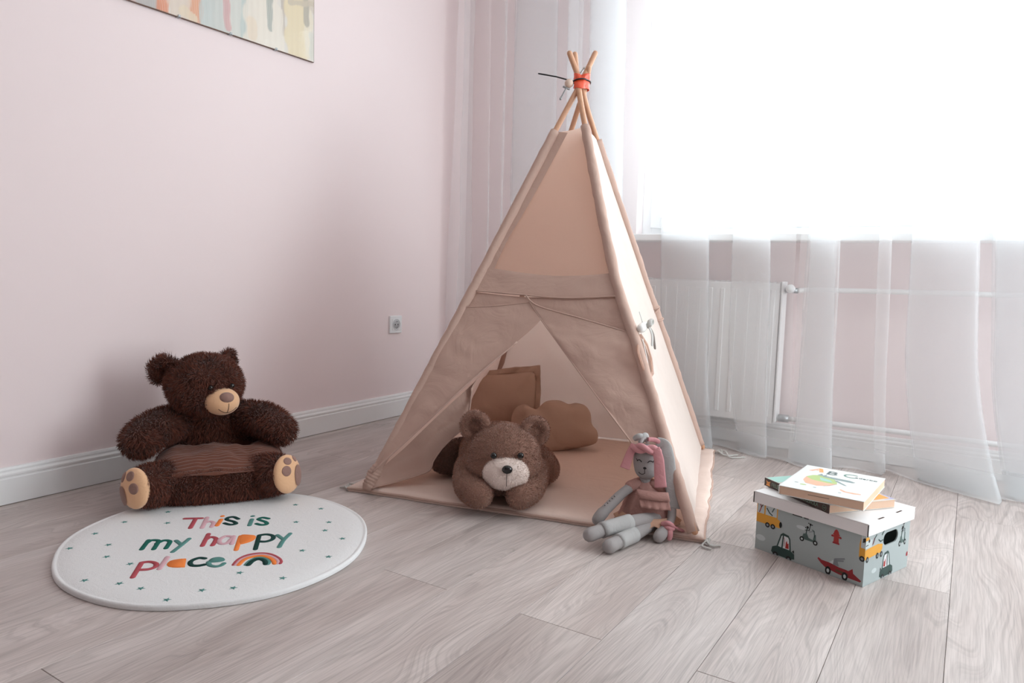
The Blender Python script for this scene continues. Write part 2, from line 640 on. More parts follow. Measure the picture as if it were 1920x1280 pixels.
# window: outer frame, two sashes with panes, sill board
FY0, FY1 = WALL_Y + 0.07, WALL_Y + 0.14
win = tag(build('window_1', Geo().box(WX0, WX0 + 0.045, FY0, FY1, WZ0, WZ1).box(WX1 - 0.045, WX1, FY0, FY1, WZ0, WZ1)
                .box(WX0 + 0.045, WX1 - 0.045, FY0, FY1, WZ0, WZ0 + 0.04).box(WX0 + 0.045, WX1 - 0.045, FY0, FY1, WZ1 - 0.045, WZ1), M_PVC, smooth=False, bevel=0.003), kind='structure')
mid = -0.06
for xa, xb in ((WX0 + 0.045, mid - 0.001), (mid + 0.001, WX1 - 0.045)):
    za, zb, w = WZ0 + 0.04, WZ1 - 0.045, 0.05
    sash = build('sash', Geo().box(xa, xa + w, FY0 - 0.012, FY1 - 0.01, za, zb).box(xb - w, xb, FY0 - 0.012, FY1 - 0.01, za, zb)
                 .box(xa + w, xb - w, FY0 - 0.012, FY1 - 0.01, za, za + w).box(xa + w, xb - w, FY0 - 0.012, FY1 - 0.01, zb - w, zb), M_PVC, win, smooth=False, bevel=0.003)
    build('pane', Geo().box(xa + w - 0.005, xb - w + 0.005, FY0 + 0.025, FY0 + 0.029, za + w - 0.005, zb - w + 0.005), M_GLASS, sash, smooth=False)
fx0, fx1 = ROOM_R + 0.07, ROOM_R + 0.14
win2 = tag(build('window_2', Geo().box(fx0, fx1, SY0, SY0 + 0.05, SZ0, SZ1).box(fx0, fx1, SY1 - 0.05, SY1, SZ0, SZ1).box(fx0, fx1, SY0 + 0.05, SY1 - 0.05, SZ0, SZ0 + 0.05)
                 .box(fx0, fx1, SY0 + 0.05, SY1 - 0.05, SZ1 - 0.05, SZ1).box(fx0, fx1, (SY0 + SY1) / 2 - 0.04, (SY0 + SY1) / 2 + 0.04, SZ0 + 0.05, SZ1 - 0.05), M_PVC, smooth=False), kind='structure')
for ya, yb in ((SY0 + 0.05, (SY0 + SY1) / 2 - 0.04), ((SY0 + SY1) / 2 + 0.04, SY1 - 0.05)):
    build('pane', Geo().box(fx0 + 0.03, fx0 + 0.034, ya, yb, SZ0 + 0.05, SZ1 - 0.05), M_GLASS, win2, smooth=False)
tag(build('trim_1', Geo().box(WX0 - 0.07, WX1 + 0.07, WALL_Y - 0.15, WALL_Y, WZ0 - 0.03, WZ0).box(WX0, WX1, WALL_Y, FY0 + 0.01, WZ0 - 0.03, WZ0), M_WHITE, smooth=False, bevel=0.004), kind='structure')

# ------------------------------------------------------------------ radiator below the sill
RY = WALL_Y - 0.10
rad = thing('radiator', (-0.96, RY + 0.05, 0.115), 'white panel radiator under the window sill behind the sheer curtain', 'radiator')
rx0, rx1, rz0, rz1 = -1.262, -0.66, 0.115, 0.712
g = Geo().box(rx0 + 0.012, rx1 - 0.012, RY + 0.004, RY + 0.014, rz0, rz1 - 0.008)
build('front_panel', g, M_WHITE, rad, smooth=False, bevel=0.004)
for k in range(11):
    x = rx0 + 0.04 + k * 0.0522
    build('rib', Geo().box(x - 0.009, x + 0.009, RY + 0.0005, RY + 0.006, rz0 + 0.03, rz1 - 0.035), M_WHITE, rad, smooth=False, bevel=0.003)
build('back_panel', Geo().box(rx0 + 0.012, rx1 - 0.012, RY + 0.065, RY + 0.075, rz0, rz1 - 0.008), M_WHITE, rad, smooth=False)
for x in (rx0, rx1 - 0.008):
    build('side_panel', Geo().box(x, x + 0.008, RY, RY + 0.078, rz0 + 0.01, rz1), M_WHITE, rad, smooth=False, bevel=0.002)
g = Geo()
for k in range(24):
    x = rx0 + 0.02 + k * 0.0245
    g.box(x, x + 0.006, RY + 0.012, RY + 0.066, rz1 - 0.007, rz1 - 0.003)
build('top_grille', g, M_WHITE, rad, smooth=False)
for x in (rx0 + 0.1, rx1 - 0.1):
    build('bracket', Geo().box(x - 0.015, x + 0.015, RY + 0.075, WALL_Y - 0.0005, rz0 + 0.1, rz1 - 0.1), M_WHITE, rad, smooth=False)
zv = 0.676
valve = build('valve', Geo().tube([(rx1 - 0.002, RY + 0.04, zv), (rx1 + 0.05, RY + 0.04, zv)], 0.011, 12), M_STEEL, rad)
build('valve_knob', Geo().tube([(rx1 + 0.028, RY + 0.038, zv + 0.005), (rx1 + 0.028, RY - 0.002, zv + 0.008), (rx1 + 0.028, RY - 0.03, zv + 0.009)], [0.014, 0.018, 0.014], 14), M_PVC, valve)
build('pipe', Geo().tube(catmull([(rx1 + 0.05, RY + 0.04, zv), (-0.5, RY + 0.05, 0.682), (0.1, RY + 0.05, 0.687), (ROOM_R - 0.02, RY + 0.05, 0.69)], 6), 0.0105, 10), M_WHITE, rad)
build('pipe', Geo().tube([(rx1 - 0.002, RY + 0.04, 0.14), (-0.4, RY + 0.05, 0.142), (0.2, RY + 0.05, 0.142), (ROOM_R - 0.02, RY + 0.05, 0.143)], 0.0105, 10), M_WHITE, rad)
build('lower_valve', Geo().tube([(rx1 + 0.005, RY + 0.04, 0.14), (rx1 + 0.045, RY + 0.042, 0.14)], 0.016, 12), M_STEEL, rad)

# ------------------------------------------------------------------ curtains
Y0 = 3.02


def curtain(name, keys, label, seed):
    """keys: (px at the top of the frame, px at mid height, px at the hem, fold depth, hem depth)"""
    rt = thing(name, (on_y(keys[0][1], 600, Y0).x, Y0, 0), label, 'curtain')
    NZ, NS = 44, 7
    rows = []
    for r in range(NZ + 1):
        t = r / NZ
        z = 2.452 * (1 - t) ** 0.92 + 0.006
        pts = []
        for q, (pt, pm, pb, dy, hy) in enumerate(keys):
            xt, xm, xb = on_y(pt, 0, Y0).x, on_y(pm, 600, Y0).x, on_y(pb, 870, Y0 + hy).x
            zt, zm = 2.05, 0.53
            if z >= zm:
                x = xm + (xt - xm) * (z - zm) / (zt - zm)
            else:
                u = (zm - z) / zm
                x = xm + (xb - xm) * (u ** 1.6)
            u = max(0.0, 1 - z / 0.45)
            y = Y0 + dy + hy * u ** 1.7
            wob = 0.006 * noise.noise(Vector((q * 3.1 + seed, z * 2.2, 0.3)))
            pts.append(Vector((x + wob, y + wob, z)))
        row = catmull(pts, NS)
        if t > 0.985:
            for i, p in enumerate(row):
                p.z += 0.004 * (1 + math.sin(i * 0.7 + seed))
        rows.append(row)
    # pile of cloth lying on the floor at the hem
    last = rows[-1]
    extra = [Vector((p.x + 0.008 * math.sin(i * 0.33 + seed), p.y - 0.03 - 0.016 * math.sin(i * 0.45), 0.004 + 0.005 * abs(math.sin(i * 0.5 + seed)))) for i, p in enumerate(last)]
    rows.append(extra)
    build('voile', Geo().grid(rows), M_SHEER, rt)
    build('hem', Geo().grid([[p + Vector((0, -0.002, 0.0015)) for p in row] for row in rows[-3:]]), M_HEM, rt)
    return rt


A_, B_ = -0.035, 0.03


def band(b, a, n=1):
    """a bundle of folds between two edges: the cloth runs back and forth n more times"""
    out = [b, a]
    for k in range(1, n + 1):
        s, d = 4 * k, 0.012 * k
        out += [tuple(v - s for v in b[:3]) + (b[3] + d, b[4] * 0.7), tuple(v + s for v in a[:3]) + (a[3] - d, a[4] * 0.7)]
    return out


kl = [(868, 842, 850, A_, 0), (884, 874, 882, B_, 0), (874, 858, 864, -0.01, 0), (925, 917, 918, A_, 0), (916, 905, 905, B_, 0)]
kl += band((958, 945, 945, A_, 0), (948, 934, 934, B_, 0), 0) + band((1054, 1040, 1040, A_, 0), (960, 946, 946, B_, 0)) + band((1095, 1085, 1085, A_, 0), (1060, 1050, 1050, B_, 0))
kl += band((1178, 1172, 1172, A_, 0.0), (1100, 1095, 1095, B_, 0), 2) + [(1222, 1215, 1215, 0.0, 0.0)]
kl += band((1342, 1333, 1338, A_, 0.02), (1240, 1232, 1246, B_, 0.02)) + [(1356, 1352, 1352, 0.0, 0.05)] + band((1458, 1446, 1440, A_, -0.01), (1385, 1362, 1380, B_, 0.03)) + [(1500, 1488, 1492, 0.0, -0.04)]
kr = [(1520, 1494, 1476, 0.0, -0.04)] + band((1592, 1573, 1567, A_ - 0.02, -0.06), (1540, 1502, 1480, B_, -0.03), 2) + [(1610, 1600, 1590, 0.0, 0.0)] + band((1682, 1668, 1660, A_, 0.01), (1664, 1642, 1640, B_, 0.03), 0) + [(1700, 1690, 1690, 0.0, 0.02)]
kr += band((1825, 1838, 1886, A_ - 0.02, -0.12), (1726, 1700, 1722, B_, -0.02)) + [(1842, 1848, 1880, 0.0, -0.1)] + band((1985, 1990, 1990, A_, -0.08), (1850, 1862, 1892, B_, -0.06), 2) + band((2080, 2090, 2090, A_, -0.03), (2000, 2010, 2010, B_, 0)) + [(2300, 2310, 2310, A_, 0)]
curtain('sheer_curtain', kl, 'sheer white voile curtain by the left wall, hanging behind the play tent', 1.0)
curtain('sheer_curtain', kr, 'sheer white voile curtain behind the toy box, hem trailing on the floor', 5.0)
rail = thing('curtain_rail', (0, Y0, 2.47), 'white curtain rail above the window', 'curtain rail')
build('track', Geo().box(WALL_X + 0.01, ROOM_R - 0.01, Y0 - 0.04, Y0 + 0.04, 2.465, 2.485), M_PVC, rail, smooth=False)
for x in (-1.9, -0.4, 1.1):
    build('ceiling_bracket', Geo().box(x - 0.02, x + 0.02, Y0 - 0.02, Y0 + 0.02, 2.485, ROOM_H - 0.0005), M_PVC, rail, smooth=False)

# ------------------------------------------------------------------ power socket on the left wall
sock = thing('power_socket', (WALL_X, 2.645, 0.45), 'white square power socket low on the pink wall', 'socket')
sy0, sy1, sz0, sz1 = 2.604, 2.688, 0.409, 0.493
build('face_plate', Geo().box(WALL_X - 0.001, WALL_X + 0.011, sy0, sy1, sz0, sz1), M_PVC, sock, smooth=False, bevel=0.003)
ring = [(WALL_X + 0.0115, 2.646 + 0.0245 * math.cos(a), 0.451 + 0.0245 * math.sin(a)) for a in np.linspace(0, 2 * math.pi, 28, endpoint=False)]
build('inner_frame', Geo().box(WALL_X + 0.01, WALL_X + 0.0135, 2.6185, 2.6735, 0.4235, 0.4785), M_PVC, sock, smooth=False, bevel=0.001)
M_RECESS = plain('grey_socket_recess', lin(196, 197, 199), 0.4, 0.4)
well = build('socket_well', Geo().tube([(WALL_X + 0.0128, 2.646, 0.451), (WALL_X + 0.0141, 2.646, 0.451)], 0.0205, 28).tube([(WALL_X + 0.0136,) + p[1:] for p in ring], 0.0018, 6, closed=True), M_RECESS, sock)
for dy in (-0.0095, 0.0095):
    build('pin_hole', Geo().tube([(WALL_X + 0.0138, 2.646 + dy, 0.451), (WALL_X + 0.0147, 2.646 + dy, 0.451)], 0.0032, 12), M_BLACK, well)
build('earth_pin', Geo().tube([(WALL_X + 0.0135, 2.646, 0.466), (WALL_X + 0.021, 2.646, 0.466)], 0.0022, 10), M_STEEL, well)

# ------------------------------------------------------------------ painting on the left wall
PY0, PY1, PZ0, PZ1 = 1.12, 2.125, 1.545, 2.25
pic = thing('painting', (WALL_X, (PY0 + PY1) / 2, PZ0), 'frameless glass covered abstract painting in pastel brush strokes on the wall', 'painting')
build('backing', Geo().box(WALL_X + 0.004, WALL_X + 0.012, PY0, PY1, PZ0, PZ1), plain('brown_backing_board', lin(120, 96, 84), 0.8), pic, smooth=False)
NU, NV = 260, 150
us, vv = np.meshgrid(np.linspace(PY0 + 0.002, PY1 - 0.002, NU), np.linspace(PZ0 + 0.002, PZ1 - 0.002, NV), indexing='ij')
img = np.zeros((NU, NV, 3))
img[:] = lin(226, 224, 222)[:3]


def stroke_px(x0, y0, x1, y1, wpx, col, soft=0.25):
    a, b = on_x(x0, y0, WALL_X + 0.013), on_x(x1, y1, WALL_X + 0.013)
    w = (on_x(x0 + wpx / 2, y0, WALL_X).y - on_x(x0 - wpx / 2, y0, WALL_X).y) / 2
    ax, az, bx, bz = a.y, a.z, b.y, b.z
    dx, dz = bx - ax, bz - az
    t = np.clip(((us - ax) * dx + (vv - az) * dz) / (dx * dx + dz * dz), 0, 1)
    d = np.hypot(us - ax - t * dx, vv - az - t * dz)
    ww = w * (1 + 0.25 * np.sin(vv * 60 + x0) * np.sin(us * 90 + x0))
    k = np.clip((ww - d) / (soft * w) + 0.5, 0, 1) * (0.82 + 0.18 * np.sin(us * 900 + 3 * np.sin(vv * 30)))
    img[:] = img * (1 - k[..., None]) + np.array(lin(*col)[:3]) * k[..., None]


for s in [(210, -60, 262, 2, 60, (206, 186, 188)), (276, -80, 282, 30, 42, (188, 190, 194)), (310, -80, 306, 30, 24, (226, 152, 122)), (368, -80, 366, 36, 26, (228, 168, 138)), (332, -30, 336, 30, 44, (226, 214, 206)), (345, 20, 360, 34, 18, (230, 218, 200)),
          (390, -80, 388, 46, 28, (200, 212, 216)), (412, -80, 410, 60, 36, (206, 214, 216)), (440, -80, 446, 70, 30, (214, 220, 220)), (418, -60, 428, 50, 13, (216, 178, 182)), (462, -80, 458, 70, 14, (196, 210, 212)), (478, -80, 478, 80, 40, (234, 230, 224)),
          (500, -80, 500, 85, 40, (236, 232, 226)), (470, 40, 476, 66, 18, (234, 222, 208)), (502, -60, 508, 50, 12, (176, 184, 182)), (530, -60, 531, 62, 8, (196, 188, 182)), (520, 20, 524, 90, 20, (236, 232, 226)), (552, -80, 556, 92, 40, (232, 220, 190)),
          (575, -80, 580, 100, 16, (232, 226, 212)), (574, -30, 575, 42, 11, (180, 178, 170)), (586, -60, 588, 14, 16, (214, 206, 198)), (544, 4, 586, 8, 8, (206, 198, 186)), (586, 70, 588, 104, 14, (214, 216, 212)), (300, -200, 560, -160, 160, (222, 190, 160)), (420, -300, 640, -240, 120, (190, 206, 212))]:
    stroke_px(*s)
P = [[Vector((WALL_X + 0.0125 + 0.0002 * math.sin(i * 0.9), us[i, j], vv[i, j])) for j in range(NV)] for i in range(NU)]
g = Geo().grid(P)
me = raw_mesh('print', g.v, g.f)
ca = me.color_attributes.new('paint', 'FLOAT_COLOR', 'POINT')
buf = np.ones((NU * NV, 4), np.float32)
buf[:, :3] = img.reshape(-1, 3)
ca.data.foreach_set('color', buf.ravel())
me.materials.append(attr_mat('pastel_paint', 'paint', (0.94, 0.90, 0.84, 1), 0.7))
pr = bpy.data.objects.new('print', me)
C.objects.link(pr)
attach(pr, pic)
build('cover_glass', Geo().box(WALL_X + 0.0132, WALL_X + 0.0152, PY0, PY1, PZ0, PZ1), M_MUSEUM, pic, smooth=False)
for px, py in ((336, 33), (433, 66), (518, 94)):
    q = on_x(px, py, WALL_X + 0.014)
    build('clip', Geo().box(WALL_X + 0.002, WALL_X + 0.0165, q.y - 0.006, q.y + 0.006, PZ0 - 0.002, PZ0 + 0.0005).box(WALL_X + 0.0152, WALL_X + 0.0165, q.y - 0.004, q.y + 0.004, PZ0 - 0.002, PZ0 + 0.007), M_STEEL, pic, smooth=False)
    build('clip', Geo().box(WALL_X + 0.002, WALL_X + 0.0165, q.y - 0.006, q.y + 0.006, PZ1 - 0.0005, PZ1 + 0.002).box(WALL_X + 0.0152, WALL_X + 0.0165, q.y - 0.004, q.y + 0.004, PZ1 - 0.007, PZ1 + 0.002), M_STEEL, pic, smooth=False)

# ------------------------------------------------------------------ play tent
FL, FR, BR, AP = on_z(690, 913, 0.022), on_z(1302, 1004, 0.022), on_z(1317, 843, 0.022), on_z(1090, 152, 1.402)
BL = Vector((-1.845, 2.675, 0.022))


def plane_of(a, b, c, toward):
    n = (b - a).cross(c - a).normalized()
    if n.dot(toward - a) < 0:
        n = -n
    return a, n


FRONT = plane_of(FL, FR, AP, CAM)
SIDE = plane_of(FR, BR, AP, Vector((2, 2, 0.3)))


def fp(px, py, off=0.0, pl=FRONT):
    return on_plane(px, py, pl[0], pl[1], off)


tent = thing('play_tent', ((FL + BR) / 2).to_tuple()[:2] + (0.0,), 'beige canvas play tent with wooden poles tied by orange tape', 'tent')

# poles: foot, joint, crossing, tip (the front right and back right poles bow a little)
ax = (FR - FL).normalized()
ay = Vector((-ax.y, ax.x, 0))
cross_fl, cross_fr = AP - ay * 0.012, AP - ay * 0.013 - ax * 0.008
cross_br, cross_bl = AP + ay * 0.012 + ax * 0.010, AP + ay * 0.013


def tip(px, py, a, b):
    """point on the sight line of a pixel nearest to the line a -> b"""
    d, e, w = ray(px, py).normalized(), (b - a).normalized(), CAM - a
    bb = d.dot(e)
    t = (bb * e.dot(w) - d.dot(w)) / (1 - bb * bb)
    return CAM + d * t


POLES = {
    'fl': [FL, tip(885, 545, FL, cross_fl), tip(1041, 246, FL, cross_fl), tip(1089, 156, FL, cross_fl), tip(1116, 100, FL, cross_fl)],
    'fr': [FR, tip(1200, 668, FR, AP), tip(1150, 505, FR, AP), tip(1097, 236, FR, cross_fr), tip(1084, 158, FR, cross_fr), tip(1078, 102, FR, cross_fr)],
    'br': [BR, tip(1226, 575, BR, cross_br), tip(1116, 252, BR, cross_br), tip(1089, 158, BR, cross_br), tip(1068, 100, BR, cross_br)],
    'bl': [BL, tip(1071, 245, BL, cross_bl), tip(1091, 190, BL, cross_bl), tip(1104, 128, BL, cross_bl)],
}
for k in ('fl', 'fr', 'br', 'bl'):
    pts = [p.copy() for p in POLES[k]]
    pts[0].z += 0.012
    build('pole', Geo().round_tube(catmull(pts, 5), 0.0098, 12, flat=1.0), M_DOWEL, tent)

# canvas sleeves round the poles
def along(k, z):
    c = catmull(POLES[k], 12)
    for a, b in zip(c, c[1:]):
        if a.z <= z <= b.z:
            return a.lerp(b, (z - a.z) / (b.z - a.z))
    return c[-1] if z > c[-1].z else c[0]


def sleeve(k, z0, z1, r=0.0165):
    pts = [along(k, z0 + (z1 - z0) * i / 60) for i in range(61)]
    g = Geo().tube(pts, [r * (1 + 0.10 * noise.noise(Vector((i * 0.35, ord(k[0]), ord(k[1]))))) for i in range(61)], 14)
    for i, v in enumerate(g.v):
        q = Vector(v)
        g.v[i] = tuple(q + Vector((1, 1, 0.4)) * (0.0022 * fbm(q, 26, 2)))
    return build('pole_sleeve', g, M_CANVAS2, tent)


sleeve('fl', 0.06, 1.212)
sleeve('fr', 0.03, 1.225)
sleeve('br', 0.045, 1.205)
sleeve('bl', 0.04, 1.205, 0.015)


def patch(name, c0, c1, d0, d1, nu, nv, off=0.0, wr=0.004, sc=9.0, mat=None, pl=FRONT, offfn=None, seed=0.0, smooth_ends=True):
    """cloth panel: four edges in measured points on a tent face, creased by noise"""
    mk = lambda e: catmull([fp(x, y, 0.0, pl) for x, y in e], 10) if len(e) > 2 else [fp(x, y, 0.0, pl) for x, y in e]
    P = coons(mk(c0), mk(c1), mk(d0), mk(d1), nu, nv)
    for i in range(nu):
        for j in range(nv):
            u, v = i / (nu - 1), j / (nv - 1)
            p = P[i][j]
            q = p + Vector((seed, seed, seed))
            e = min(1, 6 * min(u, 1 - u, v, 1 - v) + 0.25)
            st = Vector((q.x * 0.55, q.y * 0.55, q.z * 1.5 + q.x * 0.35))
            cr_l = Vector((q.x * 0.8 + q.z * 0.9, q.y * 0.8, q.z * 0.7 - q.x * 0.9))
            ridge = max(0.0, 1 - abs(fbm(cr_l, sc * 0.9, 2)) * 9)
            h = off + wr * e * (0.75 * fbm(st, sc * 0.8, 3) + 0.28 * ridge * max(0.0, noise.noise(q * 5)) + 0.12 * fbm(q, sc * 3, 2))
            if offfn:
                h += offfn(u, v)
            P[i][j] = p + pl[1] * h
    return build(name, Geo().grid(P), mat or M_CANVAS, tent), P


patch('upper_panel', [(1052, 247), (1076, 243), (1096, 237)], [(906, 500), (1010, 515), (1080, 517), (1152, 512)], [(1052, 247), (906, 500)], [(1096, 237), (1152, 512)], 34, 44, 0.0, 0.003, 5, M_CANVAS)
patch('seam_flap', [(1038, 247), (1061, 250)], [(878, 548), (916, 520)], [(1038, 247), (878, 548)], [(1065, 250), (999, 372), (952, 452), (924, 512)], 8, 40, 0.004, 0.003, 8, M_CANVAS2)
_, BP = patch('band', [(903, 501), (1010, 516), (1080, 518), (1152, 513)], [(881, 545), (970, 553), (1060, 560), (1172, 556)], [(903, 501), (881, 545)], [(1152, 513), (1172, 556)], 40, 14, 0.006, 0.005, 7, M_CANVAS2)
build('piping', Geo().tube([BP[i][-1] + FRONT[1] * 0.001 for i in range(40)], 0.0028, 8), M_CANVAS2, tent)
patch('lintel_panel', [(881, 546), (990, 557), (1172, 557)], [(862, 590), (990, 585), (1194, 632)], [(881, 546), (862, 590)], [(1172, 557), (1194, 632)], 60, 20, 0.001, 0.006, 10, M_CANVAS2, seed=2)


def hemline(name, pts, r=0.0022, off=0.0):
    build(name, Geo().tube([p + FRONT[1] * off for p in pts], r, 6), M_CANVAS2, tent)


# left door flap, its folded edge and the part that hangs behind the fold
_, LP = patch('door_flap', [(867, 578), (930, 576), (1000, 568)], [(690, 905), (697, 897), (705, 888)], [(867, 578), (690, 905)], [(1000, 568), (1017, 602), (880, 726), (705, 888)], 34, 60, 0.010, 0.010, 7.5, M_CANVAS2,
              offfn=lambda u, v: 0.004 * math.sin(v * 9 + u * 3) * (1 - v) * 0.6 + 0.008 * math.sin(math.pi * u) * math.sin(math.pi * v) + 0.016 * u ** 3 * min(1, v * 4), seed=4)
hemline('hem', [LP[-1][j] for j in range(14, 60)], 0.0034)
hemline('hem', [LP[i][0] for i in range(34)], 0.0024)
_, LQ = patch('door_flap_return', [(905, 702), (893, 714), (884, 728)], [(703, 889), (697, 900), (698, 916)], [(905, 702), (800, 797), (703, 889)], [(884, 728), (863, 785), (832, 812), (811, 832), (795, 856), (789, 875), (762, 889), (698, 916)], 24, 60, 0.004, 0.010, 9, M_CANVAS2,
              offfn=lambda u, v: -0.014 * math.sin(math.pi * v) - 0.06 * u * math.sin(math.pi * min(1, v * 1.05)) ** 0.7 + 0.006 * math.sin(u * 9 + v * 5) * math.sin(math.pi * v), seed=7)
hemline('hem', [LQ[-1][j] for j in range(60)], 0.003)
# gathered cuff round the foot of the front left pole
g = Geo()
cp = [along('fl', 0.024 + 0.062 * i / 22) + FRONT[1] * 0.003 for i in range(23)]
g.round_tube(cp, [0.0165 + 0.0055 * math.sin(math.pi * i / 22) + 0.0016 * math.sin(i * 1.9) for i in range(23)], 20)
for i, v in enumerate(g.v):
    q = Vector(v)
    g.v[i] = tuple(q + ax * (0.006 * fbm(q, 32, 3)) - FRONT[1] * (0.005 * abs(fbm(q, 44, 2))))
build('cuff', g, M_CANVAS2, tent)
# right door flap
_, RP = patch('door_flap', [(988, 556), (1012, 577), (1095, 601), (1197, 629)], [(1192, 840), (1225, 872), (1272, 912)], [(988, 556), (1017, 602), (1104, 722), (1192, 840)], [(1197, 629), (1246, 795), (1272, 912)], 40, 56, 0.013, 0.011, 8, M_CANVAS2,
              offfn=lambda u, v: 0.007 * math.sin(math.pi * u) * (1 - v) - 0.012 * u * u, seed=11)
hemline('hem', [RP[i][0] for i in range(40)], 0.0024)
hemline('hem', [RP[0][j] for j in range(56)], 0.0022)

# side panel toward the window, with an eight-sided window hole
nrm = SIDE[1]
uu = (BR - FR).normalized()
ww = nrm.cross(uu)
if ww.z < 0:
    ww = -ww
tl, tr_, bl_, br_ = along('fr', 1.215), along('br', 1.205), FR + Vector((0, 0, 0.012)), BR + Vector((0, 0, 0.012))
left_edge = [along('fr', 0.034 + (1.215 - 0.034) * i / 20) for i in range(20, -1, -1)]
right_edge = [along('br', 0.034 + (1.205 - 0.034) * i / 20) for i in range(20, -1, -1)]
NU, NV = 60, 100
P = coons([tl, tr_], [bl_, br_], left_edge, right_edge, NU, NV)


def nearest_px(px, py):
    d = ray(px, py).normalized()
    return min(((p - CAM).cross(d).length, i, j) for i, row in enumerate(P) for j, p in enumerate(row))


_, hi, hj = nearest_px(1219, 660)
pR, pL = P[hi][hj], P[0][hj]
wc = pL.lerp(pR, 0.46)
lfe = lambda p: ((p - wc).dot(uu), (p - wc).dot(ww))
HW, HH = 0.58 * (pR - pL).length, 0.062
octo = [(HW * math.cos(R(22.5 + 45 * k)) * 1.08, HH * math.sin(R(22.5 + 45 * k)) * 1.08) for k in range(8)]


def in_oct(x, y):
    x, y = x / HW, y / HH
    return max(abs(x), abs(y)) < 1 and abs(x) + abs(y) < 1.414


g = Geo()
for i in range(NU):
    for j in range(NV):
        p = P[i][j]
        u, v = i / (NU - 1), j / (NV - 1)
        e = min(1, 5 * min(u, 1 - u, v + 0.15, 1 - v + 0.1))
        P[i][j] = p + nrm * (0.006 * e * (fbm(p, 6, 3) + 0.5 * fbm(p, 14, 2)) - 0.012 * math.sin(math.pi * u) * math.sin(math.pi * v))
verts = [p for row in P for p in row]
faces = []
for i in range(NU - 1):
    for j in range(NV - 1):
        c = (P[i][j] + P[i + 1][j + 1]) / 2
        if not in_oct(*lfe(c)):
            faces.append((i * NV + j, (i + 1) * NV + j, (i + 1) * NV + j + 1, i * NV + j + 1))
g.add(verts, faces)
build('side_panel', g, M_SIDE, tent)
ring = [wc + uu * x + ww * y + nrm * 0.0 for x, y in octo]
rp = []
for a, b in zip(ring, ring[1:] + ring[:1]):
    rp += [a.lerp(b, t / 5) for t in range(5)]
trim = build('window_binding', Geo().tube(rp, 0.007, 8, closed=True, flat=0.5, up=nrm), M_CANVAS, tent)
M_WTAPE = cloth('white_cotton_tape', lin(236, 234, 230), 0.1, 700, 0.2)
for a, b in (((-0.2, -0.55), (0.75, 0.75)),):
    build('cross_tape', Geo().tube([wc + uu * (HW * a[0]) + ww * (HW * a[1]), wc + uu * (HW * b[0]) + ww * (HW * b[1])], 0.006, 8, flat=0.15, up=nrm), M_WTAPE, trim)
# rolled window blind held by a bow above the hole
top = wc + ww * (HH + 0.026) + nrm * 0.016 + uu * 0.02
roll = build('rolled_blind', Geo().round_tube([top - uu * 0.085 + nrm * 0.002, top - uu * 0.03, top + uu * 0.03 + ww * 0.002, top + uu * 0.085], [0.012, 0.015, 0.014, 0.012], 12), M_WTAPE, tent)
bow = build('bow', Geo().round_tube(catmull([top + nrm * 0.016, top + nrm * 0.03 + uu * 0.022 + ww * 0.016, top + nrm * 0.026 + uu * 0.042 + ww * 0.002, top + nrm * 0.018], 5), 0.0065, 8, flat=0.35)
            .round_tube(catmull([top + nrm * 0.016, top + nrm * 0.03 - uu * 0.022 + ww * 0.016, top + nrm * 0.026 - uu * 0.04 + ww * 0.0, top + nrm * 0.018], 5), 0.0065, 8, flat=0.35)
            .round_tube(catmull([top + nrm * 0.018, top + nrm * 0.022 + uu * 0.02 - ww * 0.03, top + nrm * 0.014 + uu * 0.03 - ww * 0.075], 5), 0.005, 8, flat=0.3)
            .round_tube(catmull([top + nrm * 0.018, top + nrm * 0.022 - uu * 0.012 - ww * 0.03, top + nrm * 0.014 - uu * 0.02 - ww * 0.06], 5), 0.005, 8, flat=0.3)
            .ball(top + nrm * 0.018, 0.009), M_GREYTIE, roll)
build('tie_loop', Geo().tube([top + nrm * 0.002 + uu * 0.012 + ww * y for y in (0.05, 0.03, 0.015)], 0.006, 8, flat=0.2, up=nrm), M_GREYTIE, roll)

# knotted tie round the back right sleeve
pz = along('br', 0.60)
dz = (along('br', 0.62) - along('br', 0.58)).normalized()
s1 = dz.cross(Vector((0, 1, 0))).normalized()
s2 = dz.cross(s1)
g = Geo()
for h, tl_ in ((0.0, 0.2), (0.018, -0.35), (0.05, 0.3)):
    g.tube([pz - dz * h + s1 * (0.0185 * math.cos(a)) + s2 * (0.0185 * math.sin(a)) + dz * (tl_ * 0.02 * math.cos(a)) for a in np.linspace(0, 2 * math.pi, 16, endpoint=False)], 0.0035, 6, closed=True)
build('tie_cord', g, M_CANVAS2, tent)

# left and back panels (seen from inside)
for nm, a, b, ka, kb in (('side_panel', FL, BL, 'fl', 'bl'), ('back_panel', BL, BR, 'bl', 'br')):
    e0 = [along(ka, 0.03 + 1.17 * i / 20) for i in range(20, -1, -1)]
    e1 = [along(kb, 0.03 + 1.17 * i / 20) for i in range(20, -1, -1)]
    P = coons([e0[0], e1[0]], [e0[-1], e1[-1]], e0, e1, 44, 60)
    n_ = (b - a).cross(AP - a).normalized()
    for i in range(44):
        for j in range(60):
            p = P[i][j]
            u, v = i / 43, j / 59
            e = min(1, 5 * min(u, 1 - u, v + 0.1, 1 - v + 0.12))
            P[i][j] = p + n_ * (0.008 * e * (fbm(p, 5, 3) + 0.6 * fbm(p, 12, 2)))
    build(nm, Geo().grid(P), M_CANVAS, tent)

# orange tape, cable tie, bead and threaded rods at the crossing
def hull_ring(z, r, n=28, sq=1.25):
    c = (along('fl', z) + along('fr', z) + along('br', z) + along('bl', z)) / 4
    out = []
    for k in range(n):
        a = 2 * math.pi * k / n
        d = ax * math.cos(a) + ay * math.sin(a)
        m = max((along(q, z) - c).dot(d) for q in POLES) + r
        out.append(c + d * m)
    return out


